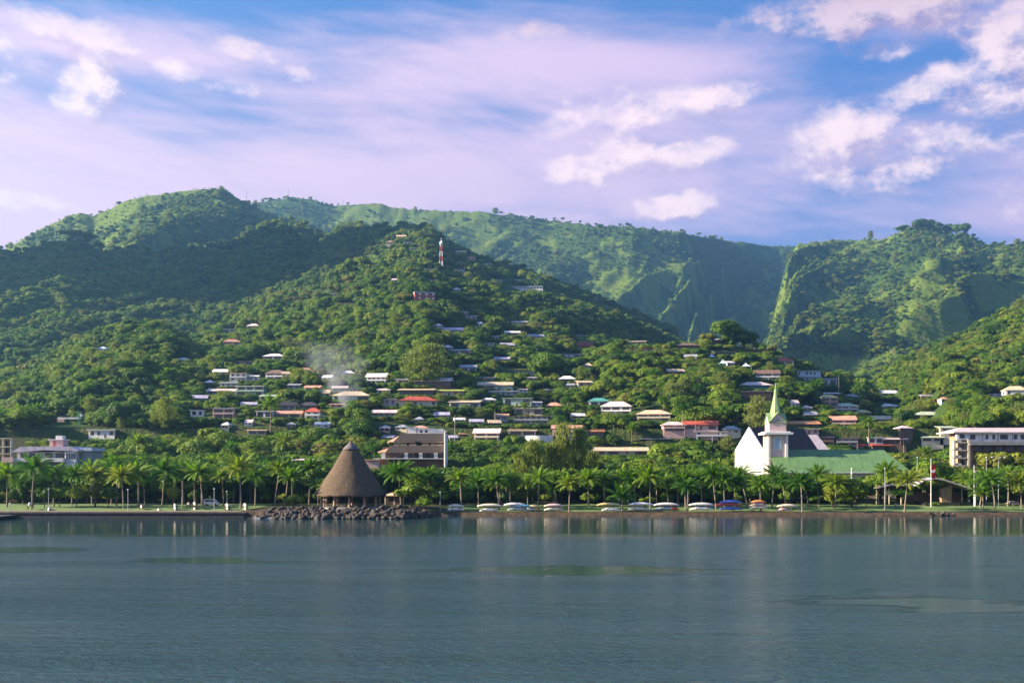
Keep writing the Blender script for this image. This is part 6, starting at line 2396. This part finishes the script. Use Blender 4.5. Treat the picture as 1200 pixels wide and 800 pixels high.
def build_forest():
    f = ~single
    m_ = int(f.sum())
    me = bpy.data.meshes.new('forest')
    me.vertices.add(m_)
    me.vertices.foreach_set('co', np.stack([X_[f], Y_[f], Z_[f] - .3], -1).astype(np.float32).ravel())
    kd = KD[f]
    a = me.attributes.new('kind', 'INT', 'POINT')
    a.data.foreach_set('value', kd.astype(np.int32))
    sr, sh_ = np.array(SR)[kd], np.array(SH)[kd]
    a = me.attributes.new('size', 'FLOAT_VECTOR', 'POINT')
    sxy = Rr_[f] / sr
    sxy = np.where(kd == 7, H__[f] / sh_ * 1.0, sxy)
    a.data.foreach_set('vector', np.stack([sxy, sxy, H__[f] / sh_], -1).astype(np.float32).ravel())
    a = me.attributes.new('turn', 'FLOAT_VECTOR', 'POINT')
    tr = np.zeros((m_, 3), np.float32)
    tr[:, 2] = rng.uniform(0, 6.28, m_)
    a.data.foreach_set('vector', tr.ravel())
    o = link('forest', me)
    tag(o, 'unbroken tropical forest covering the hills above and between the houses', kind='stuff')
    ng = bpy.data.node_groups.new('forest_scatter', 'GeometryNodeTree')
    ng.interface.new_socket('Geometry', in_out='INPUT', socket_type='NodeSocketGeometry')
    ng.interface.new_socket('Geometry', in_out='OUTPUT', socket_type='NodeSocketGeometry')
    N, L = ng.nodes, ng.links
    gi_, go_ = N.new('NodeGroupInput'), N.new('NodeGroupOutput')
    def attr(nm, dt):
        q = N.new('GeometryNodeInputNamedAttribute')
        q.data_type = dt
        q.inputs['Name'].default_value = nm
        return q.outputs[0]
    kin, siz, trn = attr('kind', 'INT'), attr('size', 'FLOAT_VECTOR'), attr('turn', 'FLOAT_VECTOR')
    jn = N.new('GeometryNodeJoinGeometry')
    e2r = N.new('FunctionNodeEulerToRotation')
    L.new(trn, e2r.inputs[0])
    srcs = {}
    for k_ in range(8):
        if k_ in proto:
            srcs[k_] = proto[k_]
    # sources that are not single trees in the belt: a skyline pine and a shore palm
    srcs[6] = KIDS[PINE_OBJ.name]
    srcs[7] = KIDS[PALM_OBJ.name]
    srcs[8] = KIDS[FEATHER_OBJ.name]
    for k_ in range(9):
        obs = srcs.get(k_) or srcs[0]
        j2 = N.new('GeometryNodeJoinGeometry')
        for ob in obs:
            oi = N.new('GeometryNodeObjectInfo')
            oi.transform_space = 'ORIGINAL'
            oi.inputs['Object'].default_value = ob
            L.new(oi.outputs['Geometry'], j2.inputs[0])
        cm = N.new('FunctionNodeCompare')
        cm.data_type = 'INT'
        cm.operation = 'EQUAL'
        L.new(kin, cm.inputs[2])
        cm.inputs[3].default_value = k_
        ip = N.new('GeometryNodeInstanceOnPoints')
        L.new(gi_.outputs[0], ip.inputs['Points'])
        L.new(cm.outputs[0], ip.inputs['Selection'])
        L.new(j2.outputs[0], ip.inputs['Instance'])
        L.new(e2r.outputs[0], ip.inputs['Rotation'])
        L.new(siz, ip.inputs['Scale'])
        L.new(ip.outputs[0], jn.inputs[0])
    L.new(jn.outputs[0], go_.inputs[0])
    md = o.modifiers.new('scatter', 'NODES')
    md.node_group = ng
    return o

PINE_OBJ = tree_at(1020, 271, 281, 7, PINE, 'dark slim tree on the right mountain skyline left of its top', far=3620, name='skyline_tree')
PALM_OBJ = palm(352, 536, 352, 'coconut palm wedged behind the two at the thatched roof left side', kind=0)
for i, (px, yt, yb, w) in enumerate([(1058, 263, 272, 10), (1078, 256, 270, 12), (1088, 257, 270, 12), (1098, 259, 272, 11), (1112, 262, 274, 10), (1121, 262, 276, 9), (1130, 260, 276, 9)]):
    tree_at(px, yt, yb, w * 1.7, TREES[(1, 4, 4, 3, 4, 4, 3)[i]], ['dark tree first of the skyline row on the right mountain top', 'dark tree at the highest point of the right mountain skyline', 'dark tree right of the highest one on the mountain skyline',
            'dark tree before the dip in the right mountain skyline', 'dark tree after the dip in the right mountain skyline', 'dark tree in the right group of the mountain skyline', 'last dark tree of the right mountain skyline'][i], far=3620, name='skyline_tree')
forest = build_forest()

# ------------------------------------------------------------------ smoke and air
def smoke():
    Y = 622.0
    k = K(Y)
    M = bpy.data.materials.new('smoke')
    M.use_nodes = True
    T = NT(M.node_tree)
    T.n.clear()
    pos = T.new('ShaderNodeTexCoord').outputs['Object']
    x, y, z = T.sep(pos)
    # the plume rises from its foot and bends back to the left as it spreads
    zz = T.m('MAXIMUM', z, 0.0)
    H_m = 92 * k
    f = T.m('MULTIPLY', zz, 1 / H_m)
    nz = T.noise(T.vm('MULTIPLY', pos, (1, 1, 1)), .085, 5, .62)
    nz2 = T.noise(pos, .03, 2, .5)
    cx = T.m('ADD', T.m('MULTIPLY', T.m('MULTIPLY', f, f), -40 * k), T.m('MULTIPLY', T.m('SUBTRACT', nz2, .5), T.m('MULTIPLY', f, 26.0)))
    rad = T.m('ADD', 1.6, T.m('MULTIPLY', f, 30.0))
    ex = T.m('DIVIDE', T.m('SUBTRACT', x, cx), rad)
    ey = T.m('DIVIDE', y, T.m('ADD', 1.3, T.m('MULTIPLY', f, 9.0)))
    r2 = T.m('ADD', T.m('MULTIPLY', ex, ex), T.m('MULTIPLY', ey, ey))
    body = T.smooth(T.m('SUBTRACT', T.m('ADD', 1.0, T.m('MULTIPLY', T.m('SUBTRACT', nz, .5), 3.4)), r2), 0.0, 1.4)
    top = T.m('MULTIPLY', T.smooth(f, 1.0, .62), T.smooth(z, 0.0, 1.5))
    fall = T.m('DIVIDE', 0.62, T.m('ADD', 1.0, T.m('MULTIPLY', T.m('MULTIPLY', f, f), 34.0)))
    den = T.m('MULTIPLY', T.m('MULTIPLY', body, top), fall)
    v = T.new('ShaderNodeVolumePrincipled')
    v.inputs['Color'].default_value = (0.84, 0.92, 1.0, 1)
    v.inputs['Anisotropy'].default_value = 0.1
    T.put(v.inputs['Density'], den)
    o_ = T.new('ShaderNodeOutputMaterial')
    T.l.new(v.outputs[0], o_.inputs['Volume'])
    m_ = MB()
    m_.box(-90 * k, 40 * k, -13, 13, 0, 96 * k)
    M.cycles.volume_step_rate = 0.15
    o = m_.build('smoke', M)
    o.location = (PX(408, Y), Y, PZ(484, Y))
    tag(o, 'thin pale smoke rising and drifting left over the tan roofed house', kind='stuff')
smoke()

HAZE_D = 0.82e-4
M = bpy.data.materials.new('haze')
M.use_nodes = True
T = NT(M.node_tree)
T.n.clear()
v = T.new('ShaderNodeVolumePrincipled')
v.inputs['Color'].default_value = (0.26, 0.58, 0.95, 1)
v.inputs['Density'].default_value = HAZE_D
v.inputs['Anisotropy'].default_value = 0.5
o_ = T.new('ShaderNodeOutputMaterial')
T.l.new(v.outputs[0], o_.inputs['Volume'])
m_ = MB()
m_.box(-6400, 6400, -2600, 5900, -40, 1520)
o = m_.build('haze', M)
tag(o, 'pale blue morning air between the bay and the far ridges', kind='stuff')
